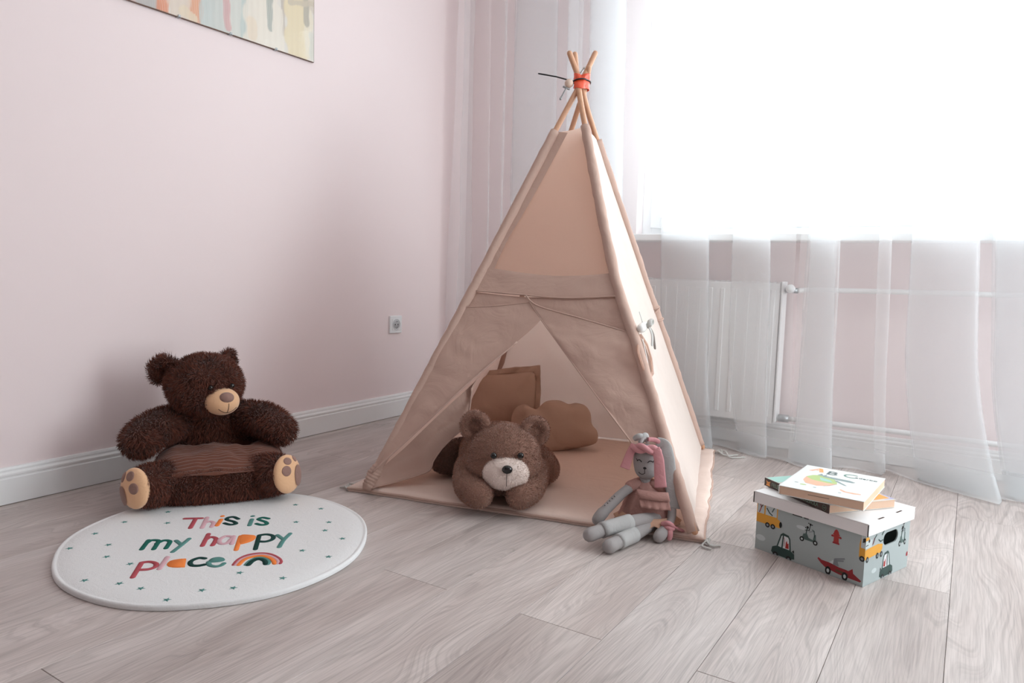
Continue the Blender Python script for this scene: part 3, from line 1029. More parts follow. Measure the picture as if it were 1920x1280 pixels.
rows = []
for i, z in enumerate(np.linspace(1.372, 1.424, 14)):
    rows.append([p + Vector((0, 0, 0.003 * math.sin(k * 2 * math.pi / 28 * 2 + 1) + 0.0)) + (p - AP).normalized() * 0.0012 * math.sin(k * 0.9 + i * 0.8) for k, p in enumerate(hull_ring(z, 0.0115))])
g = Geo()
n = len(rows[0])
g.add([p for r_ in rows for p in r_], [(i * n + k, i * n + (k + 1) % n, (i + 1) * n + (k + 1) % n, (i + 1) * n + k) for i in range(len(rows) - 1) for k in range(n)])
build('tape', g, M_TAPE, tent, solid=0.0015)
tie_z = 1.398
ring = hull_ring(tie_z, 0.0145)
ring = [p + Vector((0, 0, 0.006 * math.sin(k / n * 2 * math.pi + 2.4))) for k, p in enumerate(ring)]
left_pt = min(ring, key=lambda p: (p - CAM).dot(RIGHT))
tail = tip(1010, 138, left_pt, left_pt - RIGHT * 0.1)
build('cable_tie', Geo().tube(ring, 0.0032, 8, closed=True, flat=0.8).round_tube([left_pt, left_pt.lerp(tail, 0.5) + Vector((0, 0, 0.003)), tail], 0.0026, 8), M_BLACK, tent)
bc = tip(1066, 160, AP, AP - RIGHT * 0.1) - FWD * 0.02
bead = build('bead', Geo().ball(bc, 0.0155, None, 20, 14), wood_mat('pale_bead_wood', lin(214, 186, 168), lin(226, 204, 188)), tent)
e1 = tip(1051, 185, bc, bc - Vector((0, 0, 0.05)))
build('threaded_rod', Geo().round_tube([bc, bc.lerp(e1, 0.55), e1], [0.0035, 0.003, 0.0035], 8).ball(e1, 0.005).tube([bc.lerp(e1, 0.32) - RIGHT * 0.012 + UP * 0.006, bc.lerp(e1, 0.32) + RIGHT * 0.012 - UP * 0.004], 0.0035, 8), M_STEEL, bead)
q0, q1 = tip(1091, 130, AP, AP + Vector((0, 0, 0.1))) + FWD * 0.03, tip(1097, 122, AP, AP + Vector((0, 0, 0.1))) + FWD * 0.03
build('threaded_rod', Geo().round_tube([q0 - (q1 - q0) * 1.5, q0, q1], 0.003, 8).ball(q1, 0.0048), M_STEEL, tent)

# ------------------------------------------------------------------ padded mat under the tent
mFL, mFR, mBR = on_z(652, 921, 0.0), on_z(1321, 1019, 0.0), on_z(1340, 849, 0.0)
mBL = mFL + mBR - mFR + Vector((0.05, 0, 0))
mat_t = thing('play_mat', tuple((mFL + mBR) / 2), 'padded cream cotton mat with grey corner ties lying under the play tent', 'mat')
NU = NV = 72
MTOP = 0.0215
edge_w = lambda a, s: 0.004 * noise.noise(Vector((a * 14, s, 0.0))) + 0.006 * noise.noise(Vector((a * 5, s, 4.0)))
cu, cv = (mFR - mFL).normalized(), (mBR - mFR).normalized()


def mat_pt(u, v):
    p = mFL.lerp(mFR, u).lerp(mBL.lerp(mBR, u), v)
    p = p + cv * (edge_w(u, 1.0) * (1 - v) + edge_w(u, 2.0) * v) + cu * (edge_w(v, 3.0) * (1 - u) + edge_w(v, 6.0) * 1.7 * u)
    return p


prof = [(0.0, 0.45), (0.003, 0.78), (0.009, 0.95), (0.018, 1.0)]
us_ = [0, 0.003, 0.009, 0.018] + list(np.linspace(0.03, 0.97, NU - 8)) + [0.982, 0.991, 0.997, 1]


def hprof(t):
    t = min(t, 1 - t)
    if t >= 0.018:
        return 1.0
    for (a, ha), (b, hb) in zip(prof, prof[1:]):
        if t <= b:
            return ha + (hb - ha) * (t - a) / (b - a)
    return 1.0


P = []
for u in us_:
    row = []
    for v in us_:
        p = mat_pt(u, v)
        h = MTOP * min(hprof(u), hprof(v))
        wr = 0.0022 * fbm(p, 9, 3)
        if u > 0.86:
            wr += 0.0035 * math.sin(v * 60 + 4 * noise.noise(p * 6)) * min(1, (u - 0.86) / 0.08) * (0.5 + 0.5 * noise.noise(Vector((v * 7, 1, 1))))
        p.z = max(0.004, h + wr * (h / MTOP))
        row.append(p)
    P.append(row)
g = Geo().grid(P)
m = len(us_)
loop = [P[i][0] for i in range(m)] + [P[-1][j] for j in range(1, m)] + [P[i][-1] for i in range(m - 2, -1, -1)] + [P[0][j] for j in range(m - 2, 0, -1)]
b0 = len(g.v)
g.v += [(p.x, p.y, 0.001) for p in loop]
nl = len(loop)
idx = [i * m for i in range(m)] + [(m - 1) * m + j for j in range(1, m)] + [i * m + m - 1 for i in range(m - 2, -1, -1)] + [j for j in range(m - 2, 0, -1)]
for k in range(nl):
    g.f.append((idx[k], b0 + k, b0 + (k + 1) % nl, idx[(k + 1) % nl]))
g.mi = [0] * len(g.f)
build('pad', g, M_MAT, mat_t)
build('piping', Geo().tube([p + Vector((0, 0, 0.0005)) for p in loop], 0.004, 8, closed=True), M_CANVAS2, mat_t)
for (c, ds) in ((mFL, (Vector((-0.02, 0.012, 0)), Vector((-0.03, 0.05, 0)))), (mFR, (Vector((0.022, -0.008, 0)), Vector((0.015, -0.03, 0)))), (mBR, (Vector((0.05, -0.01, 0)), Vector((0.085, -0.02, 0))))):
    g = Geo()
    for q in range(3):
        d = ds[q % 2] * (1 + 0.25 * q)
        s = Vector((-d.y, d.x, 0))
        pts = [c + Vector((0, 0, 0.008)), c + d * 0.4 + s * 0.35 * math.sin(q * 2 + 1) + Vector((0, 0, 0.016)), c + d * 0.8 - s * 0.3 + Vector((0, 0, 0.006)), c + d * 1.1 + s * 0.2 * q + Vector((0, 0, 0.004))]
        g.round_tube(catmull(pts, 5), 0.0032, 6, flat=0.6)
    g.ball(c + ds[0] * 0.35 + Vector((0, 0, 0.009)), (0.008, 0.006, 0.006))
    build('corner_tie', g, M_GREYTIE, mat_t)

# ------------------------------------------------------------------ soft shapes
class Frame:
    def __init__(self, o, deg):
        self.o, self.a = Vector(o), R(deg)
        self.M = Matrix.Rotation(self.a, 4, 'Z')
        self.T = Matrix.Translation(self.o) @ self.M

    def __call__(self, p):
        return self.T @ Vector(p)


def blob(name, g, mat, parent, fr, voxel=0.006, smooth=8, extra=None):
    """fuse the shapes of g into one smooth skin"""
    me = raw_mesh(name + '_tmp', g.v, g.f)
    o = bpy.data.objects.new(name + '_tmp', me)
    C.objects.link(o)
    rm = o.modifiers.new('r', 'REMESH')
    rm.mode, rm.voxel_size = 'VOXEL', voxel
    sm = o.modifiers.new('s', 'SMOOTH')
    sm.iterations, sm.factor = smooth, 0.5
    dg = bpy.context.evaluated_depsgraph_get()
    ev = o.evaluated_get(dg)
    m2 = ev.to_mesh()
    nv = len(m2.vertices)
    co = np.empty(nv * 3, np.float32)
    m2.vertices.foreach_get('co', co)
    faces = [tuple(p.vertices) for p in m2.polygons]
    ev.to_mesh_clear()
    bpy.data.objects.remove(o)
    bpy.data.meshes.remove(me)
    V = co.reshape(-1, 3)
    return V, faces


def tri_of(faces):
    t = []
    for f in faces:
        for k in range(1, len(f) - 1):
            t.append((f[0], f[k], f[k + 1]))
    return np.array(t)


def fur_mesh(name, V, faces, mat, parent, fr, density, length, width, comb=(0, 0, -1), lean=0.8, jit=0.5, base=0.55, clump=0.0, shade=(0.7, 1.25), skip=None):
    """skin plus a coat of small blades, all one mesh"""
    tr = tri_of(faces)
    a, b, c = V[tr[:, 0]], V[tr[:, 1]], V[tr[:, 2]]
    cr = np.cross(b - a, c - a)
    ar = np.linalg.norm(cr, axis=1) / 2
    n = int(ar.sum() * density)
    pick = rng.choice(len(tr), n, p=ar / ar.sum())
    r1, r2 = np.sqrt(rng.random(n)), rng.random(n)
    p = (1 - r1)[:, None] * a[pick] + (r1 * (1 - r2))[:, None] * b[pick] + (r1 * r2)[:, None] * c[pick]
    N = cr[pick] / (2 * ar[pick][:, None] + 1e-12)
    if skip is not None:
        k = ~skip(p)
        p, N = p[k], N[k]
        n = len(p)
    comb = np.array(comb, float)
    # slow swirl so the coat parts and clumps
    sw = np.stack([np.sin(p[:, 0] * 61 + 3 * np.sin(p[:, 2] * 37)), np.sin(p[:, 1] * 53 + 2 * np.sin(p[:, 0] * 41)), np.sin(p[:, 2] * 57 + 2.5 * np.sin(p[:, 1] * 45))], 1)
    d = comb[None] + clump * sw + jit * rng.normal(size=(n, 3))
    d -= (d * N).sum(1)[:, None] * N
    L = length * (0.6 + 0.7 * rng.random(n))[:, None]
    mid = p + N * L * 0.5 + d * L * lean * 0.22
    tip_ = p + N * L * 0.82 + d * L * lean * 0.75
    side = np.cross(N, rng.normal(size=(n, 3)))
    side /= np.linalg.norm(side, axis=1)[:, None] + 1e-9
    w = width * (0.7 + 0.6 * rng.random(n))[:, None]
    B = np.stack([p - side * w - N * 0.001, p + side * w - N * 0.001, mid + side * w * 0.8, mid - side * w * 0.8, tip_], 1).reshape(-1, 3)
    nb = len(V)
    verts = np.concatenate([V, B])
    i0 = nb + 5 * np.arange(n)
    quads = np.stack([i0, i0 + 1, i0 + 2, i0 + 3], 1)
    tris = np.stack([i0 + 3, i0 + 2, i0 + 4], 1)
    M = np.array((fr.T if fr else Matrix.Identity(4)))
    verts = verts @ M[:3, :3].T + M[:3, 3]
    nf = len(faces)
    lens = np.concatenate([np.array([len(f) for f in faces]), np.full(n, 4), np.full(n, 3)])
    loops = np.concatenate([np.concatenate([np.array(f) for f in faces]), quads.ravel(), tris.ravel()]).astype(np.int32)
    starts = np.concatenate([[0], np.cumsum(lens)[:-1]]).astype(np.int32)
    me = bpy.data.meshes.new(name)
    me.vertices.add(len(verts))
    me.vertices.foreach_set('co', verts.astype(np.float32).ravel())
    me.loops.add(len(loops))
    me.loops.foreach_set('vertex_index', loops)
    me.polygons.add(len(lens))
    me.polygons.foreach_set('loop_start', starts)
    me.polygons.foreach_set('use_smooth', np.ones(len(lens), bool))
    me.update(calc_edges=True)
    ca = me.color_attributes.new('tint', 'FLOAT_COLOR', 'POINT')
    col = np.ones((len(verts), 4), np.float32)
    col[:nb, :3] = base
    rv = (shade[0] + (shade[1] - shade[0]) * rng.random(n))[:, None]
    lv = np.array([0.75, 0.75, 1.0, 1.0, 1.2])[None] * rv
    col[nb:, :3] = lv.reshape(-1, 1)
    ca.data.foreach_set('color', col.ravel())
    me.materials.append(mat)
    o = bpy.data.objects.new(name, me)
    C.objects.link(o)
    attach(o, parent)
    return o


def furry(name, g, mat, parent, fr, voxel=0.006, smooth=8, **kw):
    V, faces = blob(name, g, mat, parent, fr, voxel, smooth)
    return fur_mesh(name, V, faces, mat, parent, fr, **kw)


def rotz(d):
    return Matrix.Rotation(R(d), 3, 'Z')


def basis(fwd, up=(0, 0, 1)):
    """columns: right, forward, up"""
    f = Vector(fwd).normalized()
    r = f.cross(Vector(up)).normalized()
    return Matrix((r, f, r.cross(f))).transposed()


# ------------------------------------------------------------------ dark brown bear armchair
CH = Frame((-1.962, 1.414, 0.013), 54.7)
chair = thing('bear_armchair', tuple(CH((0, 0, 0))), 'dark brown plush bear child armchair with corduroy seat beside round rug', 'armchair')
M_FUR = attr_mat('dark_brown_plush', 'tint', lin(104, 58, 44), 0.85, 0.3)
M_BEIGE = cloth('beige_velour', lin(232, 186, 146), 0, 500, 0.3, 0.15, 30, sheen=0.3)
M_TAUPE = cloth('taupe_satin', lin(150, 118, 108), 0, 500, 0.2, 0.2, 50, sheen=0.2)
M_SEAM = plain('brown_thread', lin(70, 46, 38), 0.7)
M_EYE = plain('black_button', lin(20, 18, 18), 0.12, 0.6)
KW = dict(density=80000, length=0.0145, width=0.0010, comb=(0, 0.1, -1.0), lean=0.9, jit=0.5, clump=0.7, base=0.5, shade=(0.6, 1.3))
# seat drum
g = Geo().ball((-0.01, 0.0, 0.055), (0.185, 0.18, 0.062), None, 40, 20, 0.45)
g.ball((-0.01, 0.13, 0.09), (0.16, 0.085, 0.085), None, 24, 14, 0.8)
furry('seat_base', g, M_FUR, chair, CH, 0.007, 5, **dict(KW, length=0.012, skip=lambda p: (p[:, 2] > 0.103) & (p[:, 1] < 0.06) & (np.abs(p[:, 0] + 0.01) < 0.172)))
# corduroy cushion: ribs run across
NX, NY = 90, 190
P = []
for i in range(NX):
    row = []
    for j in range(NY):
        u, v = -1 + 2 * i / (NX - 1), -1 + 2 * j / (NY - 1)
        rr = min(1.0, (abs(u) ** 3 + abs(v) ** 3) ** (1 / 3))
        x, y = -0.010 + 0.183 * u * (1 - 0.12 * v * v), -0.035 + 0.150 * v * (1 - 0.12 * u * u)
        z = 0.092 + 0.046 * (1 - abs(v) ** 2.2) ** 0.85 * (1 - abs(u) ** 5) ** 0.5
        z -= 0.022 * math.exp(-((x + 0.075) / 0.03) ** 2 - ((y - 0.045) / 0.022) ** 2) + 0.024 * math.exp(-((x - 0.06) / 0.028) ** 2 - ((y - 0.03) / 0.03) ** 2)
        z += 0.012 * fbm((x * 1.3, y, 0.4), 14, 2) * (1 - rr ** 4) + 0.012 * max(0, v)
        yy = y + 0.007 * noise.noise(Vector((x * 18, y * 12, 2.0)))
        z += 0.0036 * abs(math.sin(math.pi * yy / 0.0135)) - 0.0016
        row.append(CH((x, y, z)))
    P.append(row)
build('seat_cushion', Geo().grid(P), cloth('brown_corduroy', lin(108, 66, 52), 0, 900, 0.35, sheen=0.4), chair)
# torso
g = Geo().ball((-0.03, 0.125, 0.16), (0.135, 0.075, 0.125)).ball((-0.04, 0.115, 0.225), (0.115, 0.07, 0.055))
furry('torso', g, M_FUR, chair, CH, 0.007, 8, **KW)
# arms
g = Geo().round_tube(catmull([(-0.12, 0.09, 0.205), (-0.19, 0.03, 0.195), (-0.235, -0.02, 0.170)], 4), [0.046, 0.05, 0.052, 0.054, 0.055, 0.056, 0.056, 0.055, 0.053], 18)
furry('arm', g, M_FUR, chair, CH, 0.006, 6, **KW)
g = Geo().round_tube(catmull([(0.05, 0.10, 0.21), (0.12, 0.04, 0.205), (0.172, -0.015, 0.178)], 4), [0.044, 0.047, 0.049, 0.051, 0.052, 0.053, 0.052, 0.05, 0.048], 18)
furry('arm', g, M_FUR, chair, CH, 0.006, 6, **KW)
# head
HC = Vector((-0.053, 0.065, 0.322))
HB = basis((math.sin(R(24)), -math.cos(R(24)), -0.05))
g = Geo().ball(HC, (0.115, 0.104, 0.094), HB, 28, 18).ball(HC + Vector((0.0, 0.0, -0.028)), (0.108, 0.095, 0.066), HB).ball(HC + HB @ Vector((0, 0.055, -0.03)), (0.075, 0.055, 0.055), HB)
g.ball(HC + HB @ Vector((-0.04, 0.055, 0.038)), (0.04, 0.045, 0.03), HB).ball(HC + HB @ Vector((0.04, 0.055, 0.038)), (0.04, 0.045, 0.03), HB)
head = furry('head', g, M_FUR, chair, CH, 0.006, 6, **dict(KW, comb=(0, 0.5, -0.6)))


def ear(name, c, nrm_, upv, R0, th, parent, fr, mat, kw, voxel=0.0045):
    B = basis(nrm_, upv)
    c = Vector(c)
    gg = Geo()
    pts = [c + B @ Vector((R0 * 0.78 * math.cos(a), 0, R0 * 0.78 * math.sin(a))) for a in np.linspace(R(-35), R(215), 16)]
    gg.round_tube(pts, th, 10)
    gg.ball(c - B @ Vector((0, th * 0.5, R0 * 0.1)), (R0 * 0.85, th * 0.6, R0 * 0.85), B)
    return furry(name, gg, mat, parent, fr, voxel, 3, **kw)


ear('ear', (-0.170, 0.075, 0.366), (-0.25, -1, 0.1), (-0.35, 0, 1), 0.043, 0.015, head, CH, M_FUR, dict(KW, length=0.014, comb=(0, 0, 0.6)))
ear('ear', (0.018, 0.13, 0.392), (0.75, -0.75, 0.0), (0.3, 0.3, 1), 0.030, 0.011, head, CH, M_FUR, dict(KW, length=0.012, comb=(0, 0, 0.6)))
# muzzle, nose, mouth, eyes
MC = HC + HB @ Vector((-0.010, 0.098, -0.037))
mz = tag(build('muzzle', Geo().ball(MC, (0.053, 0.052, 0.043), HB, 32, 20).xf(CH), M_BEIGE, head), 'smooth beige muzzle')
build('nose', Geo().ball(MC + HB @ Vector((0.002, 0.036, 0.018)), (0.023, 0.021, 0.017), HB, 24, 16).xf(CH), M_TAUPE, head)


def on_ball(c, r, B, x, z, push=1.0):
    k = 1 - (x / r[0]) ** 2 - (z / r[2]) ** 2
    return c + B @ Vector((x, r[1] * math.sqrt(max(0, k)) * push, z))


mr = (0.053, 0.052, 0.043)
smile = [on_ball(MC, mr, HB, x, -0.014 - 0.014 * (1 - (x / 0.028) ** 2), 1.01) for x in np.linspace(-0.028, 0.028, 14)]
build('mouth', Geo().round_tube(smile, 0.0009, 6).round_tube([on_ball(MC, mr, HB, 0.001, z, 1.01) for z in np.linspace(0.003, -0.028, 7)], 0.0009, 6).xf(CH), M_SEAM, head)
for sx in (-0.040, 0.027):
    c = HC + HB @ Vector((sx, 0.104, 0.010))
    build('eye', Geo().ball(c, (0.008, 0.006, 0.008), HB, 18, 12).xf(CH), M_EYE, head)
# legs with paw soles
def leg(p0, p1, pads, dirx):
    d = (Vector(p1) - Vector(p0)).normalized()
    gg = Geo().round_tube([p0, Vector(p0).lerp(Vector(p1), 0.5), Vector(p1)], [0.055, 0.058, 0.058], 20)
    lg = furry('leg', gg, M_FUR, chair, CH, 0.006, 4, **dict(KW, length=0.013, skip=lambda p: ((p - np.array(p1)) @ np.array(d)) > 0.030))
    B = basis(d)
    sc = Vector(p1) + d * 0.036
    rr = (0.0545, 0.026, 0.0585)
    sole = build('sole', Geo().ball(sc, rr, B, 32, 16).xf(CH), M_BEIGE, lg)
    for (a, b, ra, rb) in pads:
        x, z = a * rr[0] * dirx, b * rr[2]
        q = on_ball(sc, rr, B, x, z, 1.0)
        nn = (B @ Vector((x / rr[0] ** 2, (q - sc).dot(B.col[1]) / rr[1] ** 2, z / rr[2] ** 2))).normalized()
        BB = basis(nn)
        build('paw_pad', Geo().ball(q - nn * 0.001, (ra * rr[0], 0.0035, rb * rr[2]), BB, 20, 10).xf(CH), M_TAUPE, lg)
    return lg


leg((-0.118, -0.085, 0.062), (-0.206, -0.158, 0.068), [(-0.45, -0.38, 0.40, 0.5), (-0.55, 0.52, 0.22, 0.26), (0.05, 0.66, 0.28, 0.24), (0.44, 0.12, 0.3, 0.27)], -1)
leg((0.085, -0.095, 0.062), (0.150, -0.158, 0.074), [(0.42, -0.15, 0.38, 0.56), (-0.46, 0.26, 0.3, 0.27), (-0.2, 0.72, 0.27, 0.2), (0.45, 0.72, 0.2, 0.18)], -1)

# ------------------------------------------------------------------ taupe plush bear lying in the tent
LB = Frame((-1.127, 1.737, 0.0235), 31.9)
bear = thing('plush_bear', tuple(LB((0, 0.1, 0))), 'taupe plush bear with white muzzle lying at the tent opening', 'plush toy')
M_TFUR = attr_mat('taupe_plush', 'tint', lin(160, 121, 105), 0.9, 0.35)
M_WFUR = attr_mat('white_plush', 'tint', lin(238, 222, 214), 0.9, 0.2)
KB = dict(density=130000, length=0.0065, width=0.0006, comb=(0, 0.5, -0.5), lean=0.7, jit=0.6, clump=0.3, base=0.75, shade=(0.75, 1.2))
g = Geo().ball((-0.015, 0.30, 0.096), (0.13, 0.2, 0.095)).ball((-0.01, 0.14, 0.082), (0.12, 0.09, 0.080))
g.round_tube(catmull([(-0.10, 0.15, 0.085), (-0.095, 0.06, 0.052), (-0.062, 0.006, 0.043)], 4), [0.045, 0.046, 0.046, 0.045, 0.044, 0.043, 0.043, 0.043, 0.041], 18)
g.round_tube(catmull([(0.10, 0.15, 0.085), (0.092, 0.07, 0.052), (0.058, 0.008, 0.041)], 4), [0.045, 0.046, 0.046, 0.045, 0.044, 0.043, 0.042, 0.041, 0.039], 18)
g.round_tube([(0.08, 0.40, 0.07), (0.125, 0.33, 0.055), (0.14, 0.27, 0.052)], [0.06, 0.056, 0.05], 18)
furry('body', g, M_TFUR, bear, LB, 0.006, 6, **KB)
g = Geo().round_tube([(-0.08, 0.42, 0.065), (-0.15, 0.38, 0.062), (-0.196, 0.335, 0.062)], [0.06, 0.058, 0.054], 18)
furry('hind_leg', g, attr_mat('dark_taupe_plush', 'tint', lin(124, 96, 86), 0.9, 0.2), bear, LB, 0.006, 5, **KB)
hc = Vector((0.008, 0.105, 0.142))
g = Geo().ball(hc, (0.110, 0.098, 0.094), None, 30, 20).ball(hc + Vector((0.0, -0.01, -0.032)), (0.116, 0.092, 0.066), None, 30, 18)
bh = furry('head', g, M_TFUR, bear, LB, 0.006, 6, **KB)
ear('ear', (-0.083, 0.115, 0.222), (-0.25, -1, 0.1), (-0.55, 0, 1), 0.046, 0.014, bh, LB, M_TFUR, dict(KB, comb=(0, 0, 0.3)))
ear('ear', (0.100, 0.115, 0.212), (0.35, -1, 0.1), (0.62, 0, 1), 0.045, 0.014, bh, LB, M_TFUR, dict(KB, comb=(0, 0, 0.3)))
mc = Vector((0.016, 0.016, 0.106))
V, F = blob('muzzle', Geo().ball(mc, (0.068, 0.036, 0.050), None, 30, 20), None, None, None, 0.005, 3)
fur_mesh('muzzle', V, F, M_WFUR, bh, LB, **dict(KB, length=0.005, comb=(0, 0.2, -0.6), base=0.95, shade=(0.92, 1.08)))
build('nose', Geo().ball((0.020, -0.021, 0.127), (0.0155, 0.010, 0.0125), None, 20, 14).xf(LB), M_EYE, bh)
build('mouth_seam', Geo().round_tube([on_ball(mc, (0.068, 0.036, 0.05), basis((0, -1, 0)), -0.003, z, 1.1) for z in (0.008, -0.012, -0.030)], 0.0009, 6).xf(LB), M_SEAM, bh)
for x, y in ((-0.021, 0.000), (0.058, 0.010)):
    build('eye', Geo().ball((x, y, 0.1615), (0.0095, 0.008, 0.0095), None, 18, 12).xf(LB), M_EYE, bh)


# ------------------------------------------------------------------ cushions in the tent
def inflate(outline, thick, step, power=0.5):
    """outline in 2-D -> closed puffed mesh (x, depth, z)"""
    out = [Vector((p.x, p.y)) for p in outline]
    n = len(out)
    xs, ys = [p.x for p in out], [p.y for p in out]

    def inside(x, y):
        c = False
        for i in range(n):
            a, b = out[i], out[i - 1]
            if (a.y > y) != (b.y > y) and x < (b.x - a.x) * (y - a.y) / (b.y - a.y) + a.x:
                c = not c
        return c

    def dist(x, y):
        q = Vector((x, y))
        d = 9
        for i in range(n):
            a, b = out[i - 1], out[i]
            ab = b - a
            t = max(0, min(1, (q - a).dot(ab) / max(1e-12, ab.dot(ab))))
            d = min(d, (q - a - ab * t).length)
        return d

    pts = list(out)
    y = min(ys) + step / 2
    k = 0
    while y < max(ys):
        x = min(xs) + (step / 2 if k % 2 else 0)
        while x < max(xs):
            if inside(x, y) and dist(x, y) > step * 0.55:
                pts.append(Vector((x, y)))
            x += step
        y += step * 0.87
        k += 1
    v2, _, f2, *_ = delaunay_2d_cdt(pts, [(i, (i + 1) % n) for i in range(n)], [], 1, 1e-6)
    ds = [0 if i < n else dist(p.x, p.y) for i, p in enumerate(v2)]
    dm = max(ds)
    hs = [thick * (1 - (1 - d / dm) ** 2) ** power for d in ds]
    front = [Vector((p.x, -h, p.y)) for p, h in zip(v2, hs)]
    back = [Vector((p.x, h, p.y)) for p, h in zip(v2, hs)]
    g = Geo()
    g.add(front + back, [tuple(f) for f in f2] + [tuple(len(front) + i for i in reversed(f)) for f in f2])
    return g


def leaned(o, deg, tilt):
    """local (x right, y back, z up) -> world, leaning back by tilt"""
    M = Matrix.Translation(Vector(o)) @ Matrix.Rotation(R(deg), 4, 'Z') @ Matrix.Rotation(R(-tilt), 4, 'X')
    return M


def plane_uv(M, px, py):
    o, n, ex, ez = M.translation, M.col[1].to_3d(), M.col[0].to_3d(), M.col[2].to_3d()
    h = on_plane(px, py, o, n) - o
    return Vector((h.dot(ex), h.dot(ez)))


M_CUSH = cloth('camel_cotton', lin(190, 163, 147), 0, 600, 0.3, 0.22, 8)
MS = leaned((-1.60, 2.46, 0.03), 28, 14)
sq = [plane_uv(MS, *p) for p in ((886, 708), (893, 703), (945, 701), (999, 696), (1004, 702), (1004, 735), (1002, 768), (996, 790), (940, 796), (884, 800), (876, 794), (880, 750))]
ou = catmull([(p.x, p.y, 0) for p in sq], 5, closed=True)
g = inflate([Vector((p.x, p.y)) for p in ou], 0.062, 0.012)
for i, v in enumerate(g.v):
    q = Vector(v)
    g.v[i] = tuple(MS @ (q + Vector((0, 0.007 * fbm(q, 13, 3), 0))))
cush = thing('scatter_cushion', tuple(MS @ Vector((0, 0, 0))), 'square camel cushion with flat flanged edge leaning in the tent corner', 'cushion')
build('pad', g, M_CUSH, cush)
fl_in = [plane_uv(MS, *p) for p in ((878, 800), (882, 750), (889, 706), (945, 701), (1001, 698), (1004, 735), (1000, 795))]
fl_out = [plane_uv(MS, *p) for p in ((868, 803), (872, 748), (886, 698), (950, 690), (1013, 684), (1014, 738), (1010, 797))]
ci, co_ = resample([(p.x, 0, p.y) for p in fl_in], 60), resample([(p.x, 0, p.y) for p in fl_out], 60)
P = []
for i in range(60):
    row = []
    for j in range(6):
        t = j / 5
        q = ci[i].lerp(co_[i], t)
        q.y += 0.012 * t * math.sin(i * 0.55) + 0.006 * t * math.sin(i * 1.7 + 1)
        row.append(MS @ q)
    P.append(row)
build('flange', Geo().grid(P), M_CUSH, cush, solid=0.003)

MH = leaned((-1.315, 2.50, 0.024), 40, 16)
ho = [plane_uv(MH, *p) for p in ((958, 800), (961, 775), (970, 762), (984, 758), (997, 764), (1007, 766), (1024, 752), (1048, 750), (1066, 757), (1080, 755), (1097, 760), (1107, 774), (1110, 795), (1119, 807), (1121, 821), (1112, 833), (1070, 842), (1020, 851), (985, 853), (962, 835))]
ou = catmull([(p.x, p.y, 0) for p in ho], 4, closed=True)
g = inflate([Vector((p.x, p.y)) for p in ou], 0.065, 0.012)
for i, v in enumerate(g.v):
    q = Vector(v)
    lobe = math.exp(-((q.x - ho[3].x) / 0.035) ** 2 - ((q.z - ho[2].y) / 0.04) ** 2)
    g.v[i] = tuple(MH @ (q + Vector((0, 0.004 * fbm(q, 12, 3) - 0.028 * lobe * (1 if q.y < -0.004 else 0.2), 0))))
hp = tag(build('shaped_cushion', g, M_CUSH, None), 'camel cushion of rounded lobed shape lying behind the plush bear', 'cushion')

# ------------------------------------------------------------------ rabbit doll by the front right pole
BU = Frame((-0.72, 1.90, 0.020), 20.7)
doll = thing('rabbit_doll', tuple(BU((0, 0, 0))), 'grey linen rabbit doll in dusty pink dress sitting against the tent pole', 'doll')
M_LINEN = cloth('grey_linen', lin(160, 155, 154), 0, 800, 0.35, 0.12, 40)
M_LINEN2 = cloth('pale_grey_linen', lin(178, 177, 176), 0, 800, 0.4, 0.15, 40)
M_DRESS = cloth('dusty_pink_cotton', lin(174, 134, 126), 0, 700, 0.3, 0.3, 22)
M_PINK = cloth('rose_cotton', lin(202, 144, 148), 0, 700, 0.3, 0.2, 30)
M_LACE = cloth('sand_lace', lin(196, 158, 136), 0, 300, 0.8)
M_THREAD = plain('dark_thread', lin(46, 40, 42), 0.8)
# dress: flared, gathered skirt
NA, NH = 72, 26
P = []
for i in range(NA):
    row = []
    a = 2 * math.pi * i / NA
    for j in range(NH):
        t = j / (NH - 1)
        cx, cyy, cz = -0.024 + 0.010 * t, 0.028 - 0.012 * t, 0.122 - 0.115 * t
        w = 0.026 + (0.052 - 0.0) * min(1, t * 1.15) ** 0.8
        d = 0.022 + 0.046 * min(1, t * 1.1) ** 0.8
        if t > 0.85:
            w -= 0.018 * (t - 0.85) / 0.15
            d -= 0.014 * (t - 0.85) / 0.15
        f = 1 + 0.05 * math.sin(9 * a + 3 * t) * t + 0.03 * math.sin(17 * a + 1) * t
        q = Vector((cx + w * f * math.cos(a), cyy + d * f * math.sin(a), cz))
        q.x += 0.004 * fbm(q, 25, 2)
        row.append(BU(q))
    P.append(row)
g = Geo()
vs_ = [p for r_ in P for p in r_]
g.add(vs_, [(i * NH + j, ((i + 1) % NA) * NH + j, ((i + 1) % NA) * NH + j + 1, i * NH + j + 1) for i in range(NA) for j in range(NH - 1)])
g.f.append(tuple(i * NH for i in range(NA - 1, -1, -1)))
g.f.append(tuple(i * NH + NH - 1 for i in range(NA)))
g.mi += [0, 0]
dress = build('dress', g, M_DRESS, doll)
build('cap_sleeve', Geo().round_tube([(-0.045, 0.012, 0.112), (-0.062, 0.004, 0.104)], [0.016, 0.017], 14).xf(BU), M_DRESS, dress)
build('cap_sleeve', Geo().round_tube([(0.0, 0.014, 0.112), (0.035, 0.012, 0.100), (0.046, 0.01, 0.09)], [0.014, 0.016, 0.016], 14).xf(BU), M_DRESS, dress)
